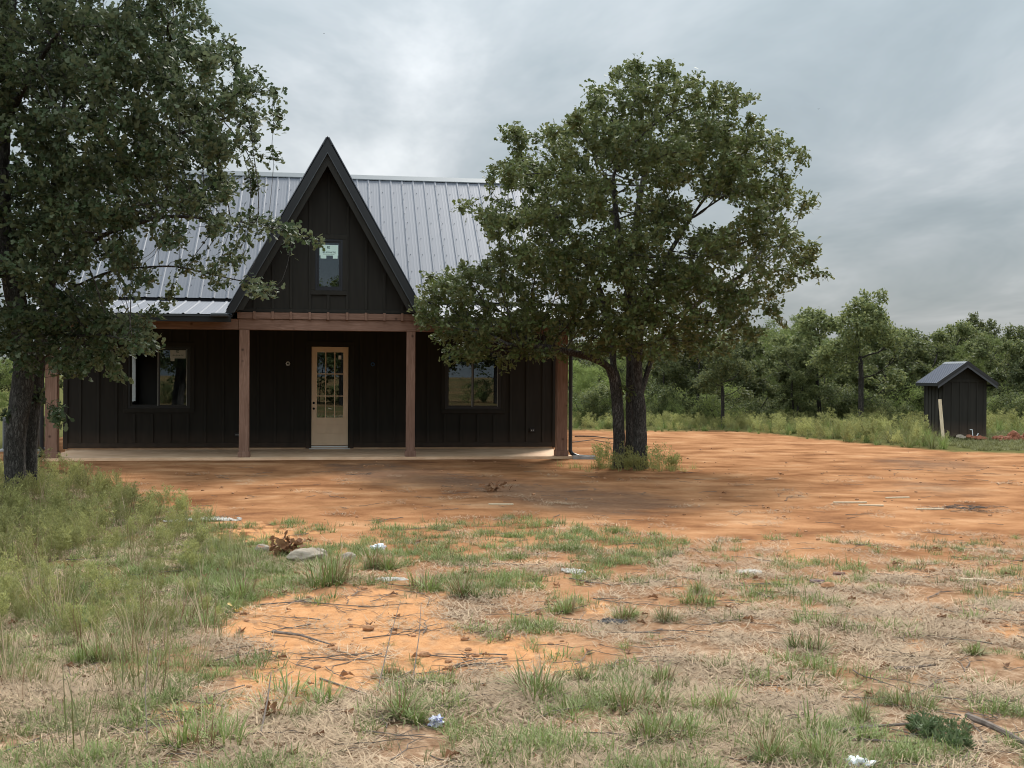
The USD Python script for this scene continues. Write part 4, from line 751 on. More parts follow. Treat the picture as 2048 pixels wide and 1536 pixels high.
# kinds of tree for the woodland
def tree_kind(name, h, wfac, crown0, leafmat, nleaf, size, seed, stems=1, lean=0.1, LV=SIMV, nattr=1500, bare=0.0, flatblobs=14):
    rng = np.random.default_rng(seed); k = kind_class(name)
    lines = []
    for s in range(stems):
        a = rng.uniform(0, 6.28); o = np.array([math.cos(a), math.sin(a), 0]) * 0.12 * (stems > 1); l = np.array([math.cos(a), math.sin(a), 0]) * lean * (1 + 1.5 * (stems > 1))
        pts = [o, o + l * 0.3 * h * 0.5 + [0, 0, h * 0.2], o + l * 0.7 * h * 0.6 + [0, 0, h * 0.42], o + l * h * 0.6 + rng.normal(0, 0.15, 3) + [0, 0, h * 0.66]]
        lines.append((pts, True))
    N, par = poly_nodes(lines, 0.18)
    for q in range(3 + int(5 * bare)):                    # low half-bare boughs
        i = rng.integers(4, max(5, len(N) // 2)); a = rng.uniform(0, 6.28); p0 = np.array(N[i]); last = i
        for s in range(1, 8): N.append(p0 + np.array([math.cos(a), math.sin(a), 0.15 + 0.06 * s]) * 0.17 * s + rng.normal(0, 0.04, 3)); par.append(last); last = len(N) - 1
    blobs = []
    for q in range(flatblobs * 2):
        z = crown0 + (1 - crown0) * rng.random() ** 0.85; w = wfac * h * 0.5 * math.sqrt(max(0.08, 1 - ((z - (crown0 + 0.42 * (1 - crown0))) / (0.62 * (1 - crown0))) ** 2)) ; a = rng.uniform(0, 6.28); rr = w * math.sqrt(rng.random())
        blobs.append((rr * math.cos(a), rr * math.sin(a), z * h * 0.93, h * rng.uniform(0.055, 0.12)))
    N, par = colonize(N, par, blob_points(blobs, nattr, rng), 0.2, 2.6, 0.26, rng)
    r, kids = radii_of(N, par, 0.006, 2.35); roots = np.where(par < 0)[0]; r *= np.clip((0.018 * h / stems ** 0.5) / r[roots].max(), 0.3, 3) ** np.clip((r - 0.008) / (r[roots].max() - 0.008), 0, 1)
    S = Soup(); branch_mesh(N, par, r, S, minr=0.004); part(k, 'trunk', S.out(), 'far_bark', smooth=True)
    L = Soup(); foliage(N, par, r, kids, nleaf, size, rng, L, reach=5, spread=0.09, LV=LV, LF=SIMF, flat=0.6); part(k, 'crown', L.out(), leafmat)
    return k, h
OAKS = [tree_kind(f'scrub_oak_kind_{w}', h, wf, c0, 'far_oak_leaf', n, 0.15, sd, st, ln, bare=br) for w, h, wf, c0, n, sd, st, ln, br in
        (('a', 5.5, 0.78, 0.36, 9000, 101, 1, 0.08, 0.6), ('b', 5.0, 0.95, 0.34, 10000, 102, 2, 0.16, 1.0), ('c', 6.2, 0.60, 0.36, 8000, 103, 1, 0.04, 0.6), ('d', 4.6, 1.0, 0.32, 10000, 104, 3, 0.2, 0.8))]
PALES = [tree_kind(f'pale_tree_kind_{w}', h, wf, c0, 'pale_tree_leaf', n, 0.15, sd, st, ln, LV=SLIMV, flatblobs=18) for w, h, wf, c0, n, sd, st, ln in
         (('a', 4.6, 0.95, 0.12, 14000, 111, 4, 0.26), ('b', 5.2, 0.8, 0.2, 14000, 112, 2, 0.15))]
SHRUB = [tree_kind(f'shrub_kind_{w}', 1.5, 1.3, 0.05, m_, 2600, 0.09, sd, 4, 0.3, nattr=500, flatblobs=8, LV=lv) for w, m_, sd, lv in (('a', 'far_oak_leaf', 121, SIMV), ('b', 'pale_tree_leaf', 122, SLIMV))]
def plant_tree(kind, name, label, px, Yd, top_py, group=None, wide=1.0, seed=0, cat='tree'):
    k, h = kind; hh = ay(px, top_py, Yd)[2]; b = ay(px, 800, Yd); s = hh / h
    rr = np.random.default_rng(int(px * 7 + Yd * 13 + 5000 + seed))
    return clone(k, name, label, cat, (b[0], Yd, float(gz(b[0], Yd)) - 0.03), rr.uniform(0, 360), (s * wide, s * wide, s), group)
front = [(PALES[0], 1168, 46, 712, 'pale feathery tree with slanting dark stems, seen just right of the porch post'), (PALES[0], 1225, 50, 705, 'pale feathery tree seen behind the left trunk of the yard oak'),
         (OAKS[1], 1335, 48, 668, 'low spreading scrub oak next right of the yard oak trunks'), (OAKS[0], 1398, 46.5, 660, 'scrub oak with a straight dark trunk, left neighbour of the leaning sapling'), (OAKS[2], 1446, 42.0, 668, 'slim scrub oak with its bare trunk standing at the edge of the weeds'),
         (OAKS[3], 1505, 47, 672, 'bushy scrub oak midway between the yard oak and the tallest woodland tree'), (PALES[1], 1572, 55, 630, 'tall pale green tree rising behind the scrub oaks left of the tallest one'), (OAKS[1], 1590, 46, 690, 'scrub oak with bare tangled lower boughs near the brush'),
         (OAKS[0], 1640, 48, 612, 'scrub oak just left of the tallest woodland tree'), (OAKS[2], 1722, 43.0, 568, 'tallest scrub oak of the woodland, its narrow top high above the rest'), (OAKS[0], 1775, 49, 640, 'rounded scrub oak just right of the tallest woodland tree'),
         (OAKS[3], 1828, 46, 672, 'bushy scrub oak left of the shed roof'), (PALES[1], 1975, 52, 668, 'pale yellow-green tree rising above the shed roof'), (OAKS[0], 1905, 58, 640, 'dark scrub oak directly behind the shed, top level with its neighbours'), (OAKS[2], 1962, 60, 618, 'dark scrub oak with a high top at the far right above the pale tree'), (OAKS[1], 2022, 50, 650, 'dark scrub oak at the right edge beyond the shed'), (OAKS[3], 2075, 47, 690, 'low dark bushy tree cut by the right edge of the view')]
for kd, px, Yd, top, lab in front: plant_tree(kd, 'scrub_oak' if kd in OAKS else 'pale_tree', lab, px, Yd, top, wide=1.05)
rng = np.random.default_rng(77)
for q in range(46):
    px = 1120 + q * 27 + rng.normal(0, 8); Yd = rng.uniform(56, 82); top = rng.uniform(655, 700) if px < 1500 or 1780 < px < 1880 else rng.uniform(645, 690)
    kd = OAKS[rng.integers(0, 4)] if rng.random() < 0.8 else PALES[1]
    plant_tree(kd, 'woodland_tree', 'woodland tree standing in the back rows behind the scrub oaks', px, Yd, top, 'trees in the back rows of the woodland', wide=1.15)
for px, Yd, top, kd, lab in ((-30, 46, 700, PALES[0], 'pale bushy tree far behind the left oak trunk'), (-120, 47, 730, OAKS[3], 'bushy scrub oak out past the left edge of the yard'), (-230, 50, 700, OAKS[1], 'spreading scrub oak farthest out at the left'), (30, 54, 700, OAKS[3], 'low scrub oak seen between the left oak trunk and the porch'), (115, 50, 705, OAKS[1], 'scrub oak hidden mostly by the left end of the house')):
    plant_tree(kd, 'scrub_oak', lab, px, Yd, top, wide=1.1)
for q in range(16):                                       # across the way behind the viewpoint: seen only in the window glass
    x = -30 + q * 4.3 + rng.normal(0, 1); y = -19 + rng.normal(0, 3); kd = OAKS[q % 4]
    clone(kd[0], 'roadside_tree', 'oak across the yard that shows only as a reflection in the window glass', 'tree', (x, y, float(gz(x, y)) - 0.03), rng.uniform(0, 360), 1.35, 'trees reflected in the windows')

# ------------------------------------------------------------------ ground cover
def blade(S, base, ang, length, lean, w, rng, curl=0.6, seg=3):
    d = np.array([math.cos(ang), math.sin(ang), 0]); t = np.linspace(0, 1, seg + 1); el = math.pi / 2 - lean - curl * t ** 1.4
    step = length / seg; P = [np.array(base, float)]
    for k in range(seg): P.append(P[-1] + step * (d * math.cos(el[k]) + np.array([0, 0, math.sin(el[k])])))
    s = np.array([-d[1], d[0], 0]); V = []
    for k, p in enumerate(P[:-1]): ww = w * (1 - 0.7 * (k / seg) ** 1.5); V += [p - s * ww, p + s * ww]
    V.append(P[-1]); F = []
    for k in range(seg - 1): F += [[2 * k, 2 * k + 1, 2 * k + 3], [2 * k, 2 * k + 3, 2 * k + 2]]
    F.append([2 * seg - 2, 2 * seg - 1, 2 * seg]); S.add(np.array(V), np.array(F))
def tuft_mesh(seed, n=90, r=0.05, length=0.22, lean=0.65, w=0.0022, curl=0.9):
    rng = np.random.default_rng(seed); S = Soup()
    for _ in range(n):
        a = rng.uniform(0, 6.28); rr = r * math.sqrt(rng.random())
        blade(S, (rr * math.cos(a), rr * math.sin(a), -0.01), a + rng.normal(0, 0.5), length * rng.uniform(0.45, 1.15), rng.uniform(0.05, 0.55 + lean), w * rng.uniform(0.7, 1.4), rng, curl * rng.uniform(0.3, 1.2))
    return S.out()
def clump_mesh(seed, parts, n, r, length, lean, w, curl):
    rng = np.random.default_rng(seed + 5000); S = Soup()
    for q in range(parts):
        v, f = tuft_mesh(seed * 31 + q, int(n * rng.uniform(0.4, 1.0)), r * rng.uniform(0.6, 1.0), length * rng.uniform(0.55, 1.05), lean, w, curl)
        S.add(v + np.array([rng.normal(0, r * 1.3), rng.normal(0, r * 1.0), 0]) * (q > 0), f)
    return S.out()
def straw_mesh(seed, n=90, r=0.17):
    rng = np.random.default_rng(seed); S = Soup(); m = rng.uniform(0, 6.28)
    for _ in range(n):
        a = rng.uniform(0, 6.28); rr = r * math.sqrt(rng.random()); L = 0.025 + 0.10 * rng.random() ** 1.6
        blade(S, (rr * math.cos(a), rr * math.sin(a), rng.uniform(0.0, 0.02)), m + rng.normal(0, 1.5), L, rng.uniform(1.15, 1.60), rng.uniform(0.0010, 0.0030), rng, rng.uniform(-0.5, 0.4), 2)
    return S.out()
def weed_mesh(seed, h=0.6, stems=5, n=330, leaf=0.055):
    rng = np.random.default_rng(seed); S = Soup(); pos, dr = [], []
    for s in range(stems):
        a = rng.uniform(0, 6.28); l = rng.uniform(0.05, 0.45); hh = h * rng.uniform(0.65, 1.1); d = np.array([math.cos(a) * l, math.sin(a) * l, 1])
        pts = [np.array([0.03 * math.cos(a), 0.03 * math.sin(a), 0]) + d * hh * t + np.array([0, 0, 0]) + rng.normal(0, 0.008, 3) for t in np.linspace(0, 1, 6)]
        S.add(*tube(pts, np.linspace(0.004, 0.0015, 6), 3, cap=False))
        for _ in range(n // stems):
            t = rng.uniform(0.25, 1.03) ** 0.8; k = min(int(t * 5), 4); f = t * 5 - k; b = rng.uniform(0, 6.28); out = (1.15 - t) * 0.16 * h * rng.random() / 0.6
            pos.append(pts[k] * (1 - f) + pts[k + 1] * f + np.array([math.cos(b), math.sin(b), 0.5]) * out); dr.append((math.cos(b), math.sin(b), 0.9))
    leaves(np.array(pos), np.array(dr, float), leaf, rng, S, LV=SLIMV * [1, 1.45, 1], LF=SIMF, flat=0.5, droop=0.1)
    return S.out()
def twig_mesh(seed, L=0.3, r=0.004, forks=2):
    rng = np.random.default_rng(seed); S = Soup(); p = np.zeros(3); a = rng.uniform(-0.3, 0.3); pts = [np.array([0, 0, r])]
    for k in range(6): a += rng.normal(0, 0.22); pts.append(pts[-1] + np.array([math.cos(a), math.sin(a), rng.normal(0, 0.05)]) * L / 6)
    pts = np.array(pts); pts[:, 2] = np.abs(pts[:, 2]) + r; S.add(*tube(pts, np.linspace(r, r * 0.4, 7), 5))
    for _ in range(forks):
        k = rng.integers(2, 6); b = rng.choice([-1, 1]) * rng.uniform(0.5, 1.0) + a; q = [pts[k]]
        for s in range(3): q.append(q[-1] + np.array([math.cos(b), math.sin(b), rng.uniform(-0.05, 0.35)]) * L * 0.09)
        S.add(*tube(q, np.linspace(r * 0.55, r * 0.25, 4), 4))
    return S.out()
def lump(seed, sx, sy, sz, sub=2, rough=0.35, freq=2.2, sink=0.3):
    m = trimesh.creation.icosphere(sub); V = np.array(m.vertices); V = V * (1 + rough * (meshkit.fbm(V * freq + seed * 7.7, 4, seed)[:, None] - 0.5) * 2); V = V * [sx, sy, sz]; V[:, 2] += sz * (1 - sink); m.vertices = V; return m
def crumple(seed, s, sub=3):
    m = trimesh.creation.icosphere(sub); V = np.array(m.vertices); r = 1 + 0.75 * (np.abs(meshkit.noise(V * 2.6 + seed, seed) - 0.5) * 2 - 0.45) + 0.35 * (meshkit.noise(V * 6 + seed, seed + 3) - 0.5)
    V = V * r[:, None] * np.array(s); V[:, 2] += s[2] * 0.75; m.vertices = V; return m
def dead_leaf_mesh(seed, n=1):
    rng = np.random.default_rng(seed); S = Soup(); v = OAKV.copy(); v[:, 2] += 0.5 * v[:, 0] * (1 - v[:, 0]) + 0.9 * np.abs(v[:, 1]) ** 1.2; S.add(v * 0.09, OAKF); return S.out()
def scatter(name, protos, pts, rot, scale, idx, label, cat, mats):
    p = numbered('/World/' + name); pi = UsdGeom.PointInstancer.Define(stage, p); tag(pi.GetPrim(), label, cat, kind='stuff'); rel = pi.CreatePrototypesRel()
    for k, (mesh, mt) in enumerate(zip(protos, mats)):
        q = f'{p}/clump_{k:03d}' if k else f'{p}/clump'; usdkit.mesh(stage, q, mesh, '/World/Looks/' + mt); rel.AddTarget(q)
    h = np.radians(rot) / 2
    pi.CreatePositionsAttr(Vt.Vec3fArray.FromNumpy(np.asarray(pts, np.float32))); pi.CreateProtoIndicesAttr(Vt.IntArray.FromNumpy(np.asarray(idx, np.int32)))
    pi.CreateOrientationsAttr(Vt.QuathArray([Gf.Quath(float(math.cos(a)), 0.0, 0.0, float(math.sin(a))) for a in h])); s = np.asarray(scale, np.float32); s = np.repeat(s[:, None], 3, 1) if s.ndim == 1 else s
    pi.CreateScalesAttr(Vt.Vec3fArray.FromNumpy(s)); return p
def sample(n, y0, y1, rng, pw=1.0, margin=1.08):
    """Ground points in view, denser near the camera as pw grows."""
    y = (rng.uniform(y0 ** (1 - pw), y1 ** (1 - pw), n)) ** (1 / (1 - pw)) if pw != 1 else y0 * (y1 / y0) ** rng.random(n)
    x = rng.uniform(-1, 1, n) * y * 0.4358 * margin
    return x, y
def lift(x, y, dz=0.0): return np.stack([x, y, gz(x, y) + dz], 1)
def clear_house(x, y):
    u, v = house_uv(x, y); return ~((u > -6.3) & (u < 5.9) & (v > -2.8) & (v < 9.6))

rng = np.random.default_rng(501)
# straw
x, y = sample(60000, 4.9, 22, rng, 0.6); st, sa, shade_and_soil, tu = layers(x, y); px, py = to_px(np.stack([x, y, 0 * x], 1))
sp_ = meshkit.fbm(P3(x, y, 1.9), 4, 66); prob = np.clip(st * 1.15 + 0.02 + 0.25 * tu, 0, 1) * sstep(0.38, 0.64, sp_) * np.clip(y / 14, 0.55, 1) * np.where(sa > 0, 0.30, 1)
k = rng.random(len(x)) < prob * 0.5; x, y = x[k], y[k]; n = len(x); print('straw', n)
scatter('dry_grass', [straw_mesh(s) for s in range(600, 607)], lift(x, y, -0.004), rng.uniform(0, 360, n), rng.uniform(0.7, 1.35, n), rng.integers(0, 7, n), 'flattened pale dry grass matting the foreground soil', 'grass', ['straw'] * 7)
# short green and yellowed grass
x, y = sample(26000, 4.9, 21, rng, 0.3); st, sa, shade_and_soil, tu = layers(x, y); px, py = to_px(np.stack([x, y, 0 * x], 1)); nn = meshkit.fbm(P3(x, y, 0.9), 3, 71); n2 = meshkit.fbm(P3(x, y, 2.6), 3, 72)
band = inside([(430, 1045), (760, 1050), (1050, 1042), (1250, 1060), (1400, 1085), (1300, 1125), (1190, 1180), (960, 1190), (820, 1185), (700, 1195), (540, 1200), (430, 1250), (350, 1280)], px + (n2 - .5) * 80, py + (n2 - .5) * 25)
dens = 0.75 * band * sstep(0.33, 0.55, n2 * 0.6 + nn * 0.4) + 0.50 * sstep(1060, 1120, py) * sstep(0.47, 0.66, n2 * 0.6 + nn * 0.4) + 0.75 * tu * (py > 940) + 0.60 * sstep(1360, 1500, py) * sstep(0.40, 0.6, n2) + 0.45 * sstep(420, 60, px) * sstep(1260, 1330, py) * sstep(0.35, 0.55, n2)
dens *= np.where(sa > 0, 0.12, 1.2)
k = rng.random(len(x)) < dens * 0.55; x, y = x[k], y[k]; n = len(x); print('grass', n)
gprot = [clump_mesh(700 + s, 3, 26, 0.06, 0.14, 0.85, 0.0026, 1.6) for s in range(4)] + [clump_mesh(710 + s, 3, 22, 0.07, 0.13, 0.95, 0.0024, 1.6) for s in range(3)]
scatter('short_grass', gprot, lift(x, y), rng.uniform(0, 360, n), rng.uniform(0.45, 1.15, n), rng.choice(7, n, p=[.16, .16, .16, .16, .12, .12, .12]), 'short green grass growing in patches across the foreground', 'grass', ['grass_blade'] * 4 + ['yellowed_grass'] * 3)
# feathery weeds at the left
WREG = [(-700, 960), (20, 945), (120, 935), (190, 955), (260, 985), (300, 1010), (420, 1040), (480, 1085), (520, 1130), (500, 1175), (440, 1240), (300, 1290), (100, 1310), (-500, 1380)]
x, y = sample(16000, 7.0, 23, rng, 0.2, 1.35); px, py = to_px(np.stack([x, y, 0 * x], 1)); n2 = meshkit.fbm(P3(x, y, 1.2), 3, 81); ins = inside(WREG, px + (n2 - .5) * 120, py + (n2 - .5) * 50)
dn = np.where(px < 250, 1.0, np.interp(px, [250, 540], [0.95, 0.45])); k = ins & (rng.random(len(x)) < dn * sstep(0.25, 0.5, n2) * 0.36 * sstep(0.30, 0.52, meshkit.fbm(P3(x, y, 2.6), 3, 82))); x, y, px = x[k], y[k], px[k]; n = len(x); print('weeds', n)
hs = np.interp(px, [-200, 150, 300, 520], [0.60, 0.58, 0.50, 0.38]) * rng.uniform(0.45, 1.2, n) * np.interp(y, [8.5, 13], [0.6, 1.0])
scatter('weeds', [weed_mesh(800 + s, 0.62, 6, 250, 0.070) for s in range(5)] + [weed_mesh(810, 0.7, 3, 110, 0.05)], lift(x, y, -0.01), rng.uniform(0, 360, n), hs, rng.choice(6, n, p=[.19, .19, .19, .19, .12, .12]), 'feathery knee-high green weeds filling the left foreground below the oak', 'weeds', ['weed_leaf'] * 6)
x, y = sample(9000, 5.5, 20, rng, 0.2, 1.2); px, py = to_px(np.stack([x, y, 0 * x], 1)); n2 = meshkit.fbm(P3(x, y, 1.6), 3, 83)
k = ((inside(WREG, px, py) & (rng.random(9000) < 0.13)) | (inside([(-300, 1230), (330, 1230), (520, 1190), (560, 1230), (440, 1300), (330, 1400), (180, 1536), (-300, 1536)], px, py) & (rng.random(9000) < 0.13))) & (n2 > 0.42); x, y = x[k], y[k]; n = len(x); print('stems', n)
scatter('dry_stems', [tuft_mesh(890 + s, 16, 0.09, 0.42, 0.15, 0.0022, 0.5) for s in range(4)], lift(x, y), rng.uniform(0, 360, n), rng.uniform(0.5, 1.2, n), rng.integers(0, 4, n), 'tall thin dry grass stems among and in front of the left weeds', 'grass', ['straw', 'yellowed_grass', 'straw', 'yellowed_grass'])
# weeds and tall grass along the woodland
x = rng.uniform(-8, 30, 9000); y = rng.uniform(30, 60, 9000); px, py = to_px(np.stack([x, y, 0 * x], 1)); fe = dirt_far(px); d = fe - py
k = (d > -1) & (px > 1128) & (px < 2250) & (rng.random(9000) < np.where(d < 14, 0.9, 0.35)) & clear_house(x, y) & ~((np.abs(x - SX - 0.7) < 0.95) & (y > SY - 0.15) & (y < SY + 1.9)) & ~((px > 1865) & (y < SY + 1.5) & (rng.random(9000) < np.where(px > 1905, 1.0, 0.75)))
x, y, px, d = x[k], y[k], px[k], d[k]; n = len(x); print('verge', n)
sc = np.where(px > 1640, 1.0, 0.75) * rng.uniform(0.55, 1.2, n) * np.where(d < 3, 0.55, 1.0)
scatter('verge_weeds', [weed_mesh(830 + s, 0.6, 5, 260, 0.075) for s in range(4)] + [tuft_mesh(840 + s, 60, 0.10, 0.55, 0.35, 0.006, 0.5) for s in range(3)], lift(x, y, -0.01), rng.uniform(0, 360, n), sc, rng.integers(0, 7, n), 'green weeds and tall grass along the far edge of the dirt, in front of the woodland', 'weeds', ['weed_leaf'] * 4 + ['grass_blade', 'yellowed_grass', 'grass_blade'])
# mown yellow grass right of the shed
x = rng.uniform(12, 22, 5000); y = rng.uniform(30, 48, 5000); px, py = to_px(np.stack([x, y, 0 * x], 1)); k = (px > 1900) & (py < dirt_far(px) + 1) & (py > 862) & ~((np.abs(x - SX - 0.7) < 0.9) & (y > SY - 0.1) & (y < SY + 1.8)); x, y = x[k], y[k]; n = len(x)
scatter('mown_grass', [tuft_mesh(850 + s, 40, 0.16, 0.12, 0.7, 0.006, 0.7) for s in range(3)], lift(x, y), rng.uniform(0, 360, n), rng.uniform(0.7, 1.3, n), rng.integers(0, 3, n), 'short yellowish grass right of the shed', 'grass', ['yellowed_grass'] * 3)
# undergrowth among the woodland trunks, plus an unseen row added to darken window reflections
x = rng.uniform(1, 32, 420); y = rng.uniform(43, 66, 420); px, py = to_px(np.stack([x, y, 0 * x], 1)); k = (px > 1130) & (px < 2200) & clear_house(x, y); x, y = np.concatenate([x[k], rng.uniform(-32, 36, 90)]), np.concatenate([y[k], rng.uniform(-24, -17, 90)])
pi_pts = lift(x, y, -0.05); n = len(x); p = numbered('/World/undergrowth'); pi = UsdGeom.PointInstancer.Define(stage, p); tag(pi.GetPrim(), 'dark leafy undergrowth between the trunks of the woodland, with an unseen row added behind the viewpoint', 'bushes', kind='stuff'); rel = pi.CreatePrototypesRel()
for kx, (kp, h) in enumerate(SHRUB):
    q = f'{p}/bush' + (f'_{kx:03d}' if kx else ''); xf = UsdGeom.Xform.Define(stage, q)
    for ch in ('trunk', 'crown'):
        src = stage.GetPrimAtPath(f'{kp}/{ch}'); dst = stage.DefinePrim(f'{q}/{ch}'); dst.GetReferences().AddInternalReference(src.GetPath())
    rel.AddTarget(q)
pi.CreatePositionsAttr(Vt.Vec3fArray.FromNumpy(pi_pts.astype(np.float32))); pi.CreateProtoIndicesAttr(Vt.IntArray.FromNumpy((rng.random(n) < 0.3).astype(np.int32)))
pi.CreateOrientationsAttr(Vt.QuathArray([Gf.Quath(float(math.cos(a)), 0.0, 0.0, float(math.sin(a))) for a in rng.uniform(0, 3.14, n)])); pi.CreateScalesAttr(Vt.Vec3fArray.FromNumpy(np.repeat(rng.uniform(0.45, 1.15, n)[:, None], 3, 1).astype(np.float32)))
for lab, kd, px, Yd, top in (('small dark round bush standing left of the shed', SHRUB[0], 1829, 38.5, 834), ('bright green shrub under the scrub oaks right of the yard oak', SHRUB[1], 1350, 44, 806), ('dark shrub in the shade between the yard oak and the bright shrub', SHRUB[0], 1318, 45, 815)):
    plant_tree(kd, 'shrub', lab, px, Yd, top, cat='bush', wide=0.9)
# twigs, clods, fallen leaves
x, y = sample(9000, 4.9, 24, rng, 0.3); st, sa, shade_and_soil, tu = layers(x, y); px, py = to_px(np.stack([x, y, 0 * x], 1)); k = (rng.random(9000) < (0.05 + 0.16 * sstep(1080, 1250, py) + 0.10 * (sa > 0))) & clear_house(x, y); x, y = x[k], y[k]; n = len(x); print('twigs', n)
scatter('twigs', [twig_mesh(900 + s, 0.26 + 0.04 * s, 0.0028 + 0.0004 * s, s % 3 + 1) for s in range(6)], lift(x, y, 0.004), rng.normal(0, 50, n) + 180 * (rng.random(n) < 0.5), rng.uniform(0.35, 1.2, n), rng.integers(0, 6, n), 'thin dark twigs strewn over the soil', 'twigs', ['twig_bark'] * 6)
x, y = sample(14000, 4.9, 30, rng, 0.1); st, sa, shade_and_soil, tu = layers(x, y); cl = meshkit.fbm(P3(x, y, 1.7), 3, 91); k = (rng.random(14000) < 0.20 * sstep(0.48, 0.75, cl) + 0.012) & clear_house(x, y) & (tu < 0.3); x, y = x[k], y[k]; n = len(x); print('clods', n)
scatter('soil_clods', [lump(930 + s, 0.02, 0.016, 0.010, 1) for s in range(4)], lift(x, y, -0.003), rng.uniform(0, 360, n), rng.uniform(0.3, 1.45, n) ** 1.5, rng.integers(0, 4, n), 'small crumbs and clods of orange soil lying on the dirt', 'clods', ['soil_clod'] * 4)
x, y = sample(6000, 4.9, 24, rng, 0.3); k = (rng.random(6000) < 0.055 * (y < 13) + 0.004) & clear_house(x, y); x, y = x[k], y[k]; n = len(x)
scatter('fallen_leaves', [dead_leaf_mesh(s) for s in range(2)], lift(x, y, 0.006), rng.uniform(0, 360, n), rng.uniform(0.5, 1.1, n), rng.integers(0, 2, n), 'brown fallen oak leaves lying here and there on the soil', 'leaves', ['dead_leaf'] * 2)

# larger tufts one can tell apart, each a thing of its own
TK = [kind_class('grass_tuft_kind_' + c) for c in 'abcd']
for k, (c, a) in enumerate(zip(TK, ((170, 0.06, 0.22, 0.62), (220, 0.085, 0.21, 0.75), (160, 0.055, 0.24, 0.5), (220, 0.13, 0.15, 0.8)))): part(c, 'blades', clump_mesh(740 + k, 4, a[0] * 0.45, a[1] * 0.75, a[2] * 0.92, a[3] + 0.25, 0.0030, 1.7), 'grass_blade'); part(c, 'dry_blades', tuft_mesh(760 + k, 90, a[1] * 1.1, a[2] * 0.95, 0.95, 0.002, 0.9), 'straw')
tufts = [(660, 1168, 1.7, 1, 'wide bright green grass tuft at the upper edge of the orange sand'), (745, 1140, 1.25, 2, 'green grass tuft just below and left of the crumpled white paper'), (775, 1140, 1.2, 0, 'dense green grass tuft directly below the crumpled white paper'), (850, 1180, 1.2, 1, 'grey-green grass tuft right of the pale grey-white smear'), (925, 1195, 1.2, 0, 'yellow-green grass tuft midway across, above the sand strip'),
         (1130, 1222, 0.95, 1, 'grass tuft just left of the charcoal patch, on straw'), (1245, 1240, 1.0, 2, 'grass tuft right above the charcoal patch'), (420, 1415, 1.0, 3, 'flat grass tuft alone on the orange soil below the sand, at the left'), (550, 1425, 1.35, 3, 'low wide grass tuft with a red-brown dead leaf at its foot'), (400, 1490, 1.25, 1, 'spiky grass tuft alone near the bottom left of the view'),
         (800, 1435, 1.3, 2, 'tall grass tuft left of the blue and white wrapper'), (1075, 1385, 1.25, 1, 'sprawling grass tuft below the sand strip, in the middle'), (1165, 1362, 0.85, 2, 'small upright grass tuft on straw near the middle'), (1325, 1365, 1.0, 2, 'upright dark green grass tuft left of the small sand patch'), (1270, 1415, 1.2, 1, 'large pale grass tuft in the straw right of the middle'),
         (1320, 1475, 1.2, 1, 'large grass tuft below the pale one in the straw'), (1435, 1415, 0.95, 1, 'grass tuft with fallen straw below the right sand patch'), (1530, 1475, 1.2, 3, 'wide leaning grass tuft left of the long dark stick'), (1670, 1255, 0.95, 3, 'flat grass tuft in the middle of the right straw field'), (1765, 1250, 0.85, 3, 'small flat grass tuft right of the flat one in the straw field'),
         (1615, 1300, 0.9, 1, 'spread grass tuft above the small right sand patch'), (1390, 1325, 0.75, 3, 'yellowish grass tuft beside the smallest sand patch'), (1725, 1440, 0.8, 0, 'pale grass tuft right of the leaning wide one'), (1540, 1512, 1.0, 2, 'grass tuft at the bottom edge left of the white paper'), (1640, 1515, 0.95, 0, 'grass tuft at the bottom edge, touching the white paper'), (1400, 1190, 0.85, 0, 'grass tuft right of the white chalk patch in the middle distance'), (1390, 1210, 0.9, 1, 'wide grass tuft below the right chalk patch'), (1500, 1195, 0.9, 3, 'low grass tuft under the far right chalk patch'), (1330, 1242, 0.8, 0, 'bluish grass tuft right of the charcoal patch'), (1820, 1410, 0.9, 1, 'grass tuft left of the dark leafy ground plant'), (1950, 1310, 0.7, 0, 'small grass tuft left of the far right sand patch'), (480, 1190, 1.15, 1, 'grass tuft beside the yellow leaf at the edge of the weeds'), (300, 1260, 1.0, 2, 'dark green grass tuft at the lower edge of the weeds'), (200, 1320, 1.25, 2, 'dry spiky grass tuft at the far left below the weeds')]
rng = np.random.default_rng(8)
for px, py, s, kd, lab in tufts: p = on(px, py); clone(TK[kd], 'grass_tuft', lab, 'grass tuft', p, rng.uniform(0, 360), s * np.array([1, 1, rng.uniform(0.85, 1.1)]))
# weeds round the foot of the yard oak
S = Soup(); b = on(1262, 936); rng = np.random.default_rng(61)
for q in range(38):
    a = rng.uniform(0, 6.28); r = rng.uniform(0.25, 0.75); v, f = weed_mesh(860 + q % 6, rng.uniform(0.2, 0.5), 4, 90, 0.06); o = np.array([math.cos(a) * r * 1.25, math.sin(a) * r - 0.1, 0])
    S.add(v + o, f)
for q in range(50):
    a = rng.uniform(0, 6.28); r = rng.uniform(0.2, 1.0); v, f = tuft_mesh(880 + q % 5, 26, 0.06, 0.2, 0.6, 0.003, 0.7); S.add(v + np.array([math.cos(a) * r * 1.4 - 0.15, math.sin(a) * r - 0.1, 0]), f)
t = part('/World', 'foot_weeds', tuple([S.out()[0] + b, S.out()[1]]), 'weed_leaf'); tag(stage.GetPrimAtPath(t), 'green weeds crowding the foot of the forked yard oak', 'weeds', kind='stuff')

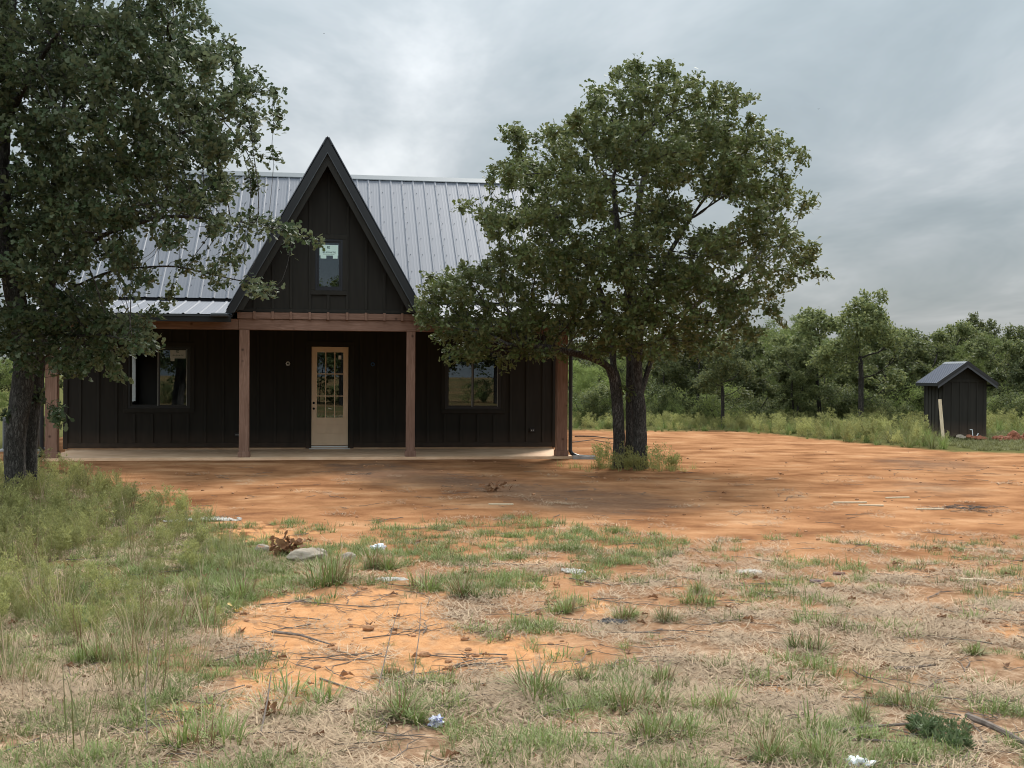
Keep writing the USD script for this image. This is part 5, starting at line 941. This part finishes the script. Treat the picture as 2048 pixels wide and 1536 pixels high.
# ------------------------------------------------------------------ small things lying about
def put(name, mesh, m, px, py, label, cat, rz=0.0, group=None, smooth=False, dz=0.0):
    p = on(px, py, dz); t = thing(name, label, cat, p, rz, group); part(t, cat.replace(' ', '_'), mesh, m, smooth); return t
put('crumpled_paper', crumple(3, (0.085, 0.06, 0.05)), 'paper', 757, 1102, 'crumpled white paper lying on the green grass strip', 'paper', dz=-0.015)
put('crumpled_paper', crumple(5, (0.075, 0.06, 0.045)), 'paper', 1716, 1531, 'crumpled white paper at the bottom edge of the view', 'paper', dz=-0.02)
put('wrapper', crumple(8, (0.040, 0.03, 0.035)), 'blue_wrapper', 872, 1456, 'crumpled blue and white wrapper in the grass near the bottom', 'wrapper')
put('rock', lump(2, 0.18, 0.13, 0.070, 3), 'pale_rock', 612, 1124, 'large pale rock half sunk in the grass beside the rust-red leaves', 'rock', smooth=True)
put('rock', lump(4, 0.07, 0.06, 0.055, 3), 'pale_rock', 640, 1117, 'small pale rock touching the right end of the large one', 'rock', smooth=True)
put('rock', lump(6, 0.07, 0.05, 0.045, 3), 'pale_rock', 697, 1121, 'little pale rock in the grass right of the rock pair', 'rock', smooth=True)
put('rock', lump(7, 0.075, 0.05, 0.05, 3), 'pale_rock', 524, 1107, 'little pale rock in the grass left of the rust-red leaves', 'rock', smooth=True)
S = Soup(); rng = np.random.default_rng(17); n = 70; leaves(rng.normal(0, 1, (n, 3)) * [0.09, 0.05, 0.03] + [0, 0, 0.09], rng.normal(0, 1, (n, 3)), 0.10, rng, S)
put('leaf_sprig', S.out(), 'dead_leaf', 577, 1112, 'rust-red bunch of dead oak leaves beside the pale rock', 'dead leaves')
S = Soup(); leaves(rng.normal(0, 1, (16, 3)) * [0.035, 0.02, 0.012] + [0, 0, 0.035], rng.normal(0, 1, (16, 3)), 0.06, rng, S)
put('leaf_sprig', S.out(), 'dead_leaf', 546, 1442, 'red-brown dead leaf cluster at the foot of the wide tuft near the bottom left', 'dead leaves')
S = Soup(); leaves(rng.normal(0, 1, (26, 3)) * [0.10, 0.06, 0.03] + [0, 0, 0.07], rng.normal(0, 1, (26, 3)), 0.12, rng, S)
put('leaf_sprig', S.out(), 'dead_leaf', 985, 984, 'pale brown dead leaf bunch alone on the shaded soil before the porch', 'dead leaves')
S = Soup(); leaves(rng.normal(0, 1, (5, 3)) * [0.045, 0.02, 0.006] + [0, 0, 0.03], rng.normal(0, 1, (5, 3)) * [1, 1, 0.2], 0.055, rng, S)
put('yellow_leaf', S.out(), 'yellow_leaf', 462, 1222, 'bright yellow fallen leaves in the grass at the edge of the weeds', 'leaves')
def patch(name, px, py, rx, ry, m, label, cat, n=60, sz=0.02, seed=0):
    """A thin spill: a low irregular mound with loose lumps on it."""
    rng = np.random.default_rng(seed); b = on(px, py); S = Soup(); a = np.linspace(0, 2 * math.pi, 40, endpoint=False); w = 1 + 0.45 * (meshkit.noise(np.stack([np.cos(a) * 2 + seed, np.sin(a) * 2, 0 * a], 1), seed) - 0.5) * 2
    rings = [np.stack([np.cos(a) * rx * w * t, np.sin(a) * ry * w * t], 1) for t in (1.0, 0.72, 0.4)]; V = np.vstack(rings + [np.zeros((1, 2))]); hgt = np.repeat([-0.004, 0.012, 0.016], 40); hgt = np.append(hgt, 0.018) + np.append(np.zeros(40), 0.008 * rng.random(81))
    Z = gz(V[:, 0] + b[0], V[:, 1] + b[1]) - b[2] + hgt; F = []
    for r_ in range(2):
        for k in range(40): i0, i1 = r_ * 40 + k, r_ * 40 + (k + 1) % 40; F += [[i0, i1, i1 + 40], [i0, i1 + 40, i0 + 40]]
    F += [[80 + k, 80 + (k + 1) % 40, 120] for k in range(40)]; S.add(np.column_stack([V, Z]), np.array(F))
    for q in range(n):
        t, r_ = rng.uniform(0, 6.28), math.sqrt(rng.random()) * 1.08; x, y = math.cos(t) * rx * r_, math.sin(t) * ry * r_; L = lump(int(rng.integers(1, 40)), *(sz * rng.uniform(0.5, 1.3, 3) * [1, 1, 0.6]), 1); L.apply_translation([x, y, float(gz(x + b[0], y + b[1])) - b[2] + 0.006]); S.add(L)
    t = thing(name, label, cat, b); part(t, 'spill', S.out(), m, smooth=40); return t
patch('chalk_spill', 425, 1040, 0.36, 0.12, 'chalk', 'long white spill of chalky powder at the right edge of the weeds', 'chalk spill', 90, 0.02, 1)
patch('chalk_spill', 345, 1042, 0.10, 0.07, 'chalk', 'short white dab of chalky powder left of the long spill', 'chalk spill', 20, 0.015, 2)
patch('chalk_spill', 1147, 1148, 0.105, 0.13, 'chalk', 'round pale chalk spill in the grass in the middle distance', 'chalk spill', 50, 0.016, 3)
patch('chalk_spill', 1497, 1146, 0.115, 0.09, 'chalk', 'white chalk crumbs spilled in the straw at the right', 'chalk spill', 80, 0.015, 4)
patch('ash_smear', 780, 1163, 0.13, 0.06, 'chalk', 'grey-white smear below the green tufts under the white paper', 'chalk spill', 30, 0.01, 5)
patch('charcoal_patch', 1225, 1247, 0.10, 0.07, 'charcoal', 'patch of black charcoal crumbs in the straw right of the sand', 'charcoal', 90, 0.015, 6)
for px, py, s, lab in ((737, 1258, 0.045, 'brown clod on the sand left of the middle'), (930, 1277, 0.03, 'small dark clod on the soil in the middle'), (850, 1311, 0.04, 'rounded brown clod at the end of a thin stick on the sand'), (785, 1347, 0.045, 'brown clod at the lower edge of the sand'), (1655, 1180, 0.06, 'reddish clod in the straw beside the fallen pipe'), (1860, 1143, 0.05, 'dark clod in the far straw at the right')):
    put('clod', lump(int(px), s, s * 0.7, s * 0.5, 2), 'soil_clod', px, py, lab, 'clod', smooth=True)
def stick(pts, r0_, r1_, label, m='twig_bark', name='stick', sides=7, cat='stick'):
    P = np.array([on(a, b_, c) for a, b_, c in pts]); one(name, tube(P, np.linspace(r0_, r1_, len(P)), sides), m, label, cat, smooth=50)
stick([(1622, 1480, .02), (1680, 1467, .025), (1740, 1460, .03), (1815, 1452, .02), (1855, 1448, .03)], 0.011, 0.006, 'long dark stick lying across the straw below the leafy ground plant')
stick([(1690, 1480, .01), (1760, 1484, .02), (1840, 1489, .012)], 0.008, 0.004, 'thin dark stick just below and right of the long one')
stick([(545, 1265, .02), (600, 1272, .02), (660, 1290, .015)], 0.012, 0.005, 'dark branch with a raised stub on the sand at the left')
stick([(520, 1212, .012), (600, 1209, .015), (700, 1214, .01), (740, 1214, .008)], 0.005, 0.003, 'thin straight stick along the upper edge of the sand')
stick([(1790, 1340, .015), (1830, 1340, .015), (1870, 1333, .015)], 0.012, 0.007, 'short dark stick in the straw at the right, level with the sand patches')
stick([(640, 1360, .006), (720, 1390, .01), (780, 1418, .012)], 0.006, 0.003, 'thin stick slanting down the lower part of the sand')
stick([(755, 1385, .0), (780, 1330, .18), (800, 1290, .30)], 0.004, 0.002, 'thin dead stem standing up from the lower edge of the sand')
stick([(825, 1365, .0), (838, 1320, .16), (842, 1282, .27)], 0.004, 0.002, 'second dead stem standing right of the taller one')
stick([(520, 1480, .0), (535, 1440, .1), (542, 1410, .17)], 0.006, 0.003, 'reddish dead stem standing at the bottom left of the sand')
stick([(295, 1500, .0), (290, 1450, .17), (298, 1400, .33)], 0.003, 0.0015, 'slim dead stem standing at the far lower left')
stick([(860, 1313, .01), (960, 1322, .012), (1010, 1318, .01)], 0.004, 0.003, 'straight thin stick lying right of the rounded clod')
stick([(1150, 875, .02), (1190, 878, .05), (1240, 882, .03)], 0.02, 0.01, 'grey dead branch lying on the far dirt right of the porch')
stick([(1145, 888, .03), (1185, 884, .05), (1230, 889, .02)], 0.016, 0.008, 'second dead branch lying below the grey one right of the porch')
for px, py, a_, L, lab in ((1700, 1007, 5, 0.5, 'pale splinter of wood on the dirt at the right'), (1742, 1012, -8, 0.35, 'short pale splinter left of the heap of dark debris'), (1795, 995, 12, 0.4, 'pale splinter above the dark debris at the right'), (1860, 1018, 3, 0.4, 'pale splinter just below the dark debris'), (1002, 1012, -3, 0.35, 'pale splinter on the orange dirt before the porch'), (1955, 1162, -14, 0.3, 'pale short board scrap in the far right straw')):
    put('wood_splinter', cbx(-L / 2, L / 2, -0.02, 0.02, 0.0, 0.02, 0.004), 'fresh_board', px, py, lab, 'wood scrap', a_)
c = trimesh.creation.cylinder(0.019, 0.13, sections=14); c.apply_transform(trimesh.transformations.rotation_matrix(math.pi / 2, [0, 1, 0])); c.apply_translation([0, 0, 0.016])
put('fallen_pipe', c, 'mauve_pipe', 1634, 1169, 'short mauve-brown piece of pipe lying in the straw', 'pipe', -8, smooth=40)
c = trimesh.creation.cylinder(0.015, 0.11, sections=14); c.apply_transform(trimesh.transformations.rotation_matrix(math.pi / 2, [0, 1, 0])); c.apply_translation([0, 0, 0.012])
put('fallen_pipe', c, 'brown_bottle', 1678, 1152, 'short red-brown piece of pipe lying behind the mauve one', 'pipe', 2, smooth=40)
S = Soup(); rng = np.random.default_rng(29)
for q in range(26): v, f = twig_mesh(950 + q, rng.uniform(0.10, 0.32), 0.007, 2); a = rng.normal(0, 0.7); R2 = np.array([[math.cos(a), -math.sin(a), 0], [math.sin(a), math.cos(a), 0], [0, 0, 1]]); S.add(v @ R2.T + rng.normal(0, 1, 3) * [0.14, 0.10, 0.0] + [0, 0, rng.uniform(0, 0.05)], f)
t = put('debris_heap', S.out(), 'twig_bark', 1930, 1020, 'low heap of dark twigs and bark on the dirt at the right', 'debris heap')
# dug-up red clay right of the shed
rng = np.random.default_rng(31); b = gp(2000, 882); S = Soup()
for q in range(70):
    s = rng.uniform(0.04, 0.12); x, y = rng.uniform(-0.7, 1.6), rng.normal(0, 0.25); L = lump(int(rng.integers(1, 60)), s, s * 0.8, s * 0.75 * (1.3 if x > 0.3 else 0.8), 2, 0.5, 2.6); L.apply_translation([x, y, max(0, rng.normal(0.04, 0.05)) * (1.4 if x > 0.3 else 0.4)]); S.add(L)
t = thing('clay_heap', 'heap of dug-up red clay lumps in the grass right of the shed', 'soil heap', b); part(t, 'clay_lumps', S.out(), 'red_clay', smooth=50)
S = Soup(); put_l = [lump(3, 0.22, 0.16, 0.06, 2), lump(5, 0.12, 0.1, 0.07, 2)]; put_l[1].apply_translation([-0.15, 0.05, 0.03])
put('pale_stone', join(put_l), 'pale_rock', 1931, 879, 'pale flat stone heap at the foot of the shed beside the bent pipe', 'stone', smooth=True)
# dark leafy ground plant at lower right, with a dead log through it
S = Soup(); rng = np.random.default_rng(37)
for q in range(18): v, f = weed_mesh(970 + q % 4, rng.uniform(0.04, 0.10), 5, 80, 0.032); S.add(v + np.array([rng.normal(0, 0.075), rng.normal(0, 0.10), 0]), f)
put('ground_plant', S.out(), 'plant_leaf', 1895, 1478, 'low dark green leafy plant beside the rotting log at lower right', 'plant')
stick([(1935, 1438, .03), (1975, 1460, .04), (2020, 1480, .04), (2065, 1500, .03)], 0.020, 0.012, 'rotting grey log at the lower right edge, right of the leafy plant', 'twig_bark', 'log', 7, 'log')
# two birds high up
def bird(px, py, Yd, span, label, rz):
    S = Soup(); b = trimesh.creation.icosphere(2); b.apply_scale([span * 0.26, span * 0.07, span * 0.07]); S.add(b)
    for s in (-1, 1): S.add(trimesh.convex.convex_hull(np.array([(span * 0.10, 0, 0.0), (-span * 0.10, 0, 0.0), (-span * 0.08, s * span * 0.28, span * 0.06), (span * 0.05, s * span * 0.28, span * 0.06), (-span * 0.12, s * span * 0.5, span * 0.02), (0, 0, span * 0.02)])))
    t = thing('bird', label, 'bird', ay(px, py, Yd), rz); part(t, 'body', S.out(), 'bird_dark', smooth=40)
bird(648, 67, 90, 0.22, 'tiny dark bird in the sky above the gable, toward the left oak', 20)
bird(1637, 218, 90, 0.22, 'tiny dark bird in the sky right of the yard oak', 70)
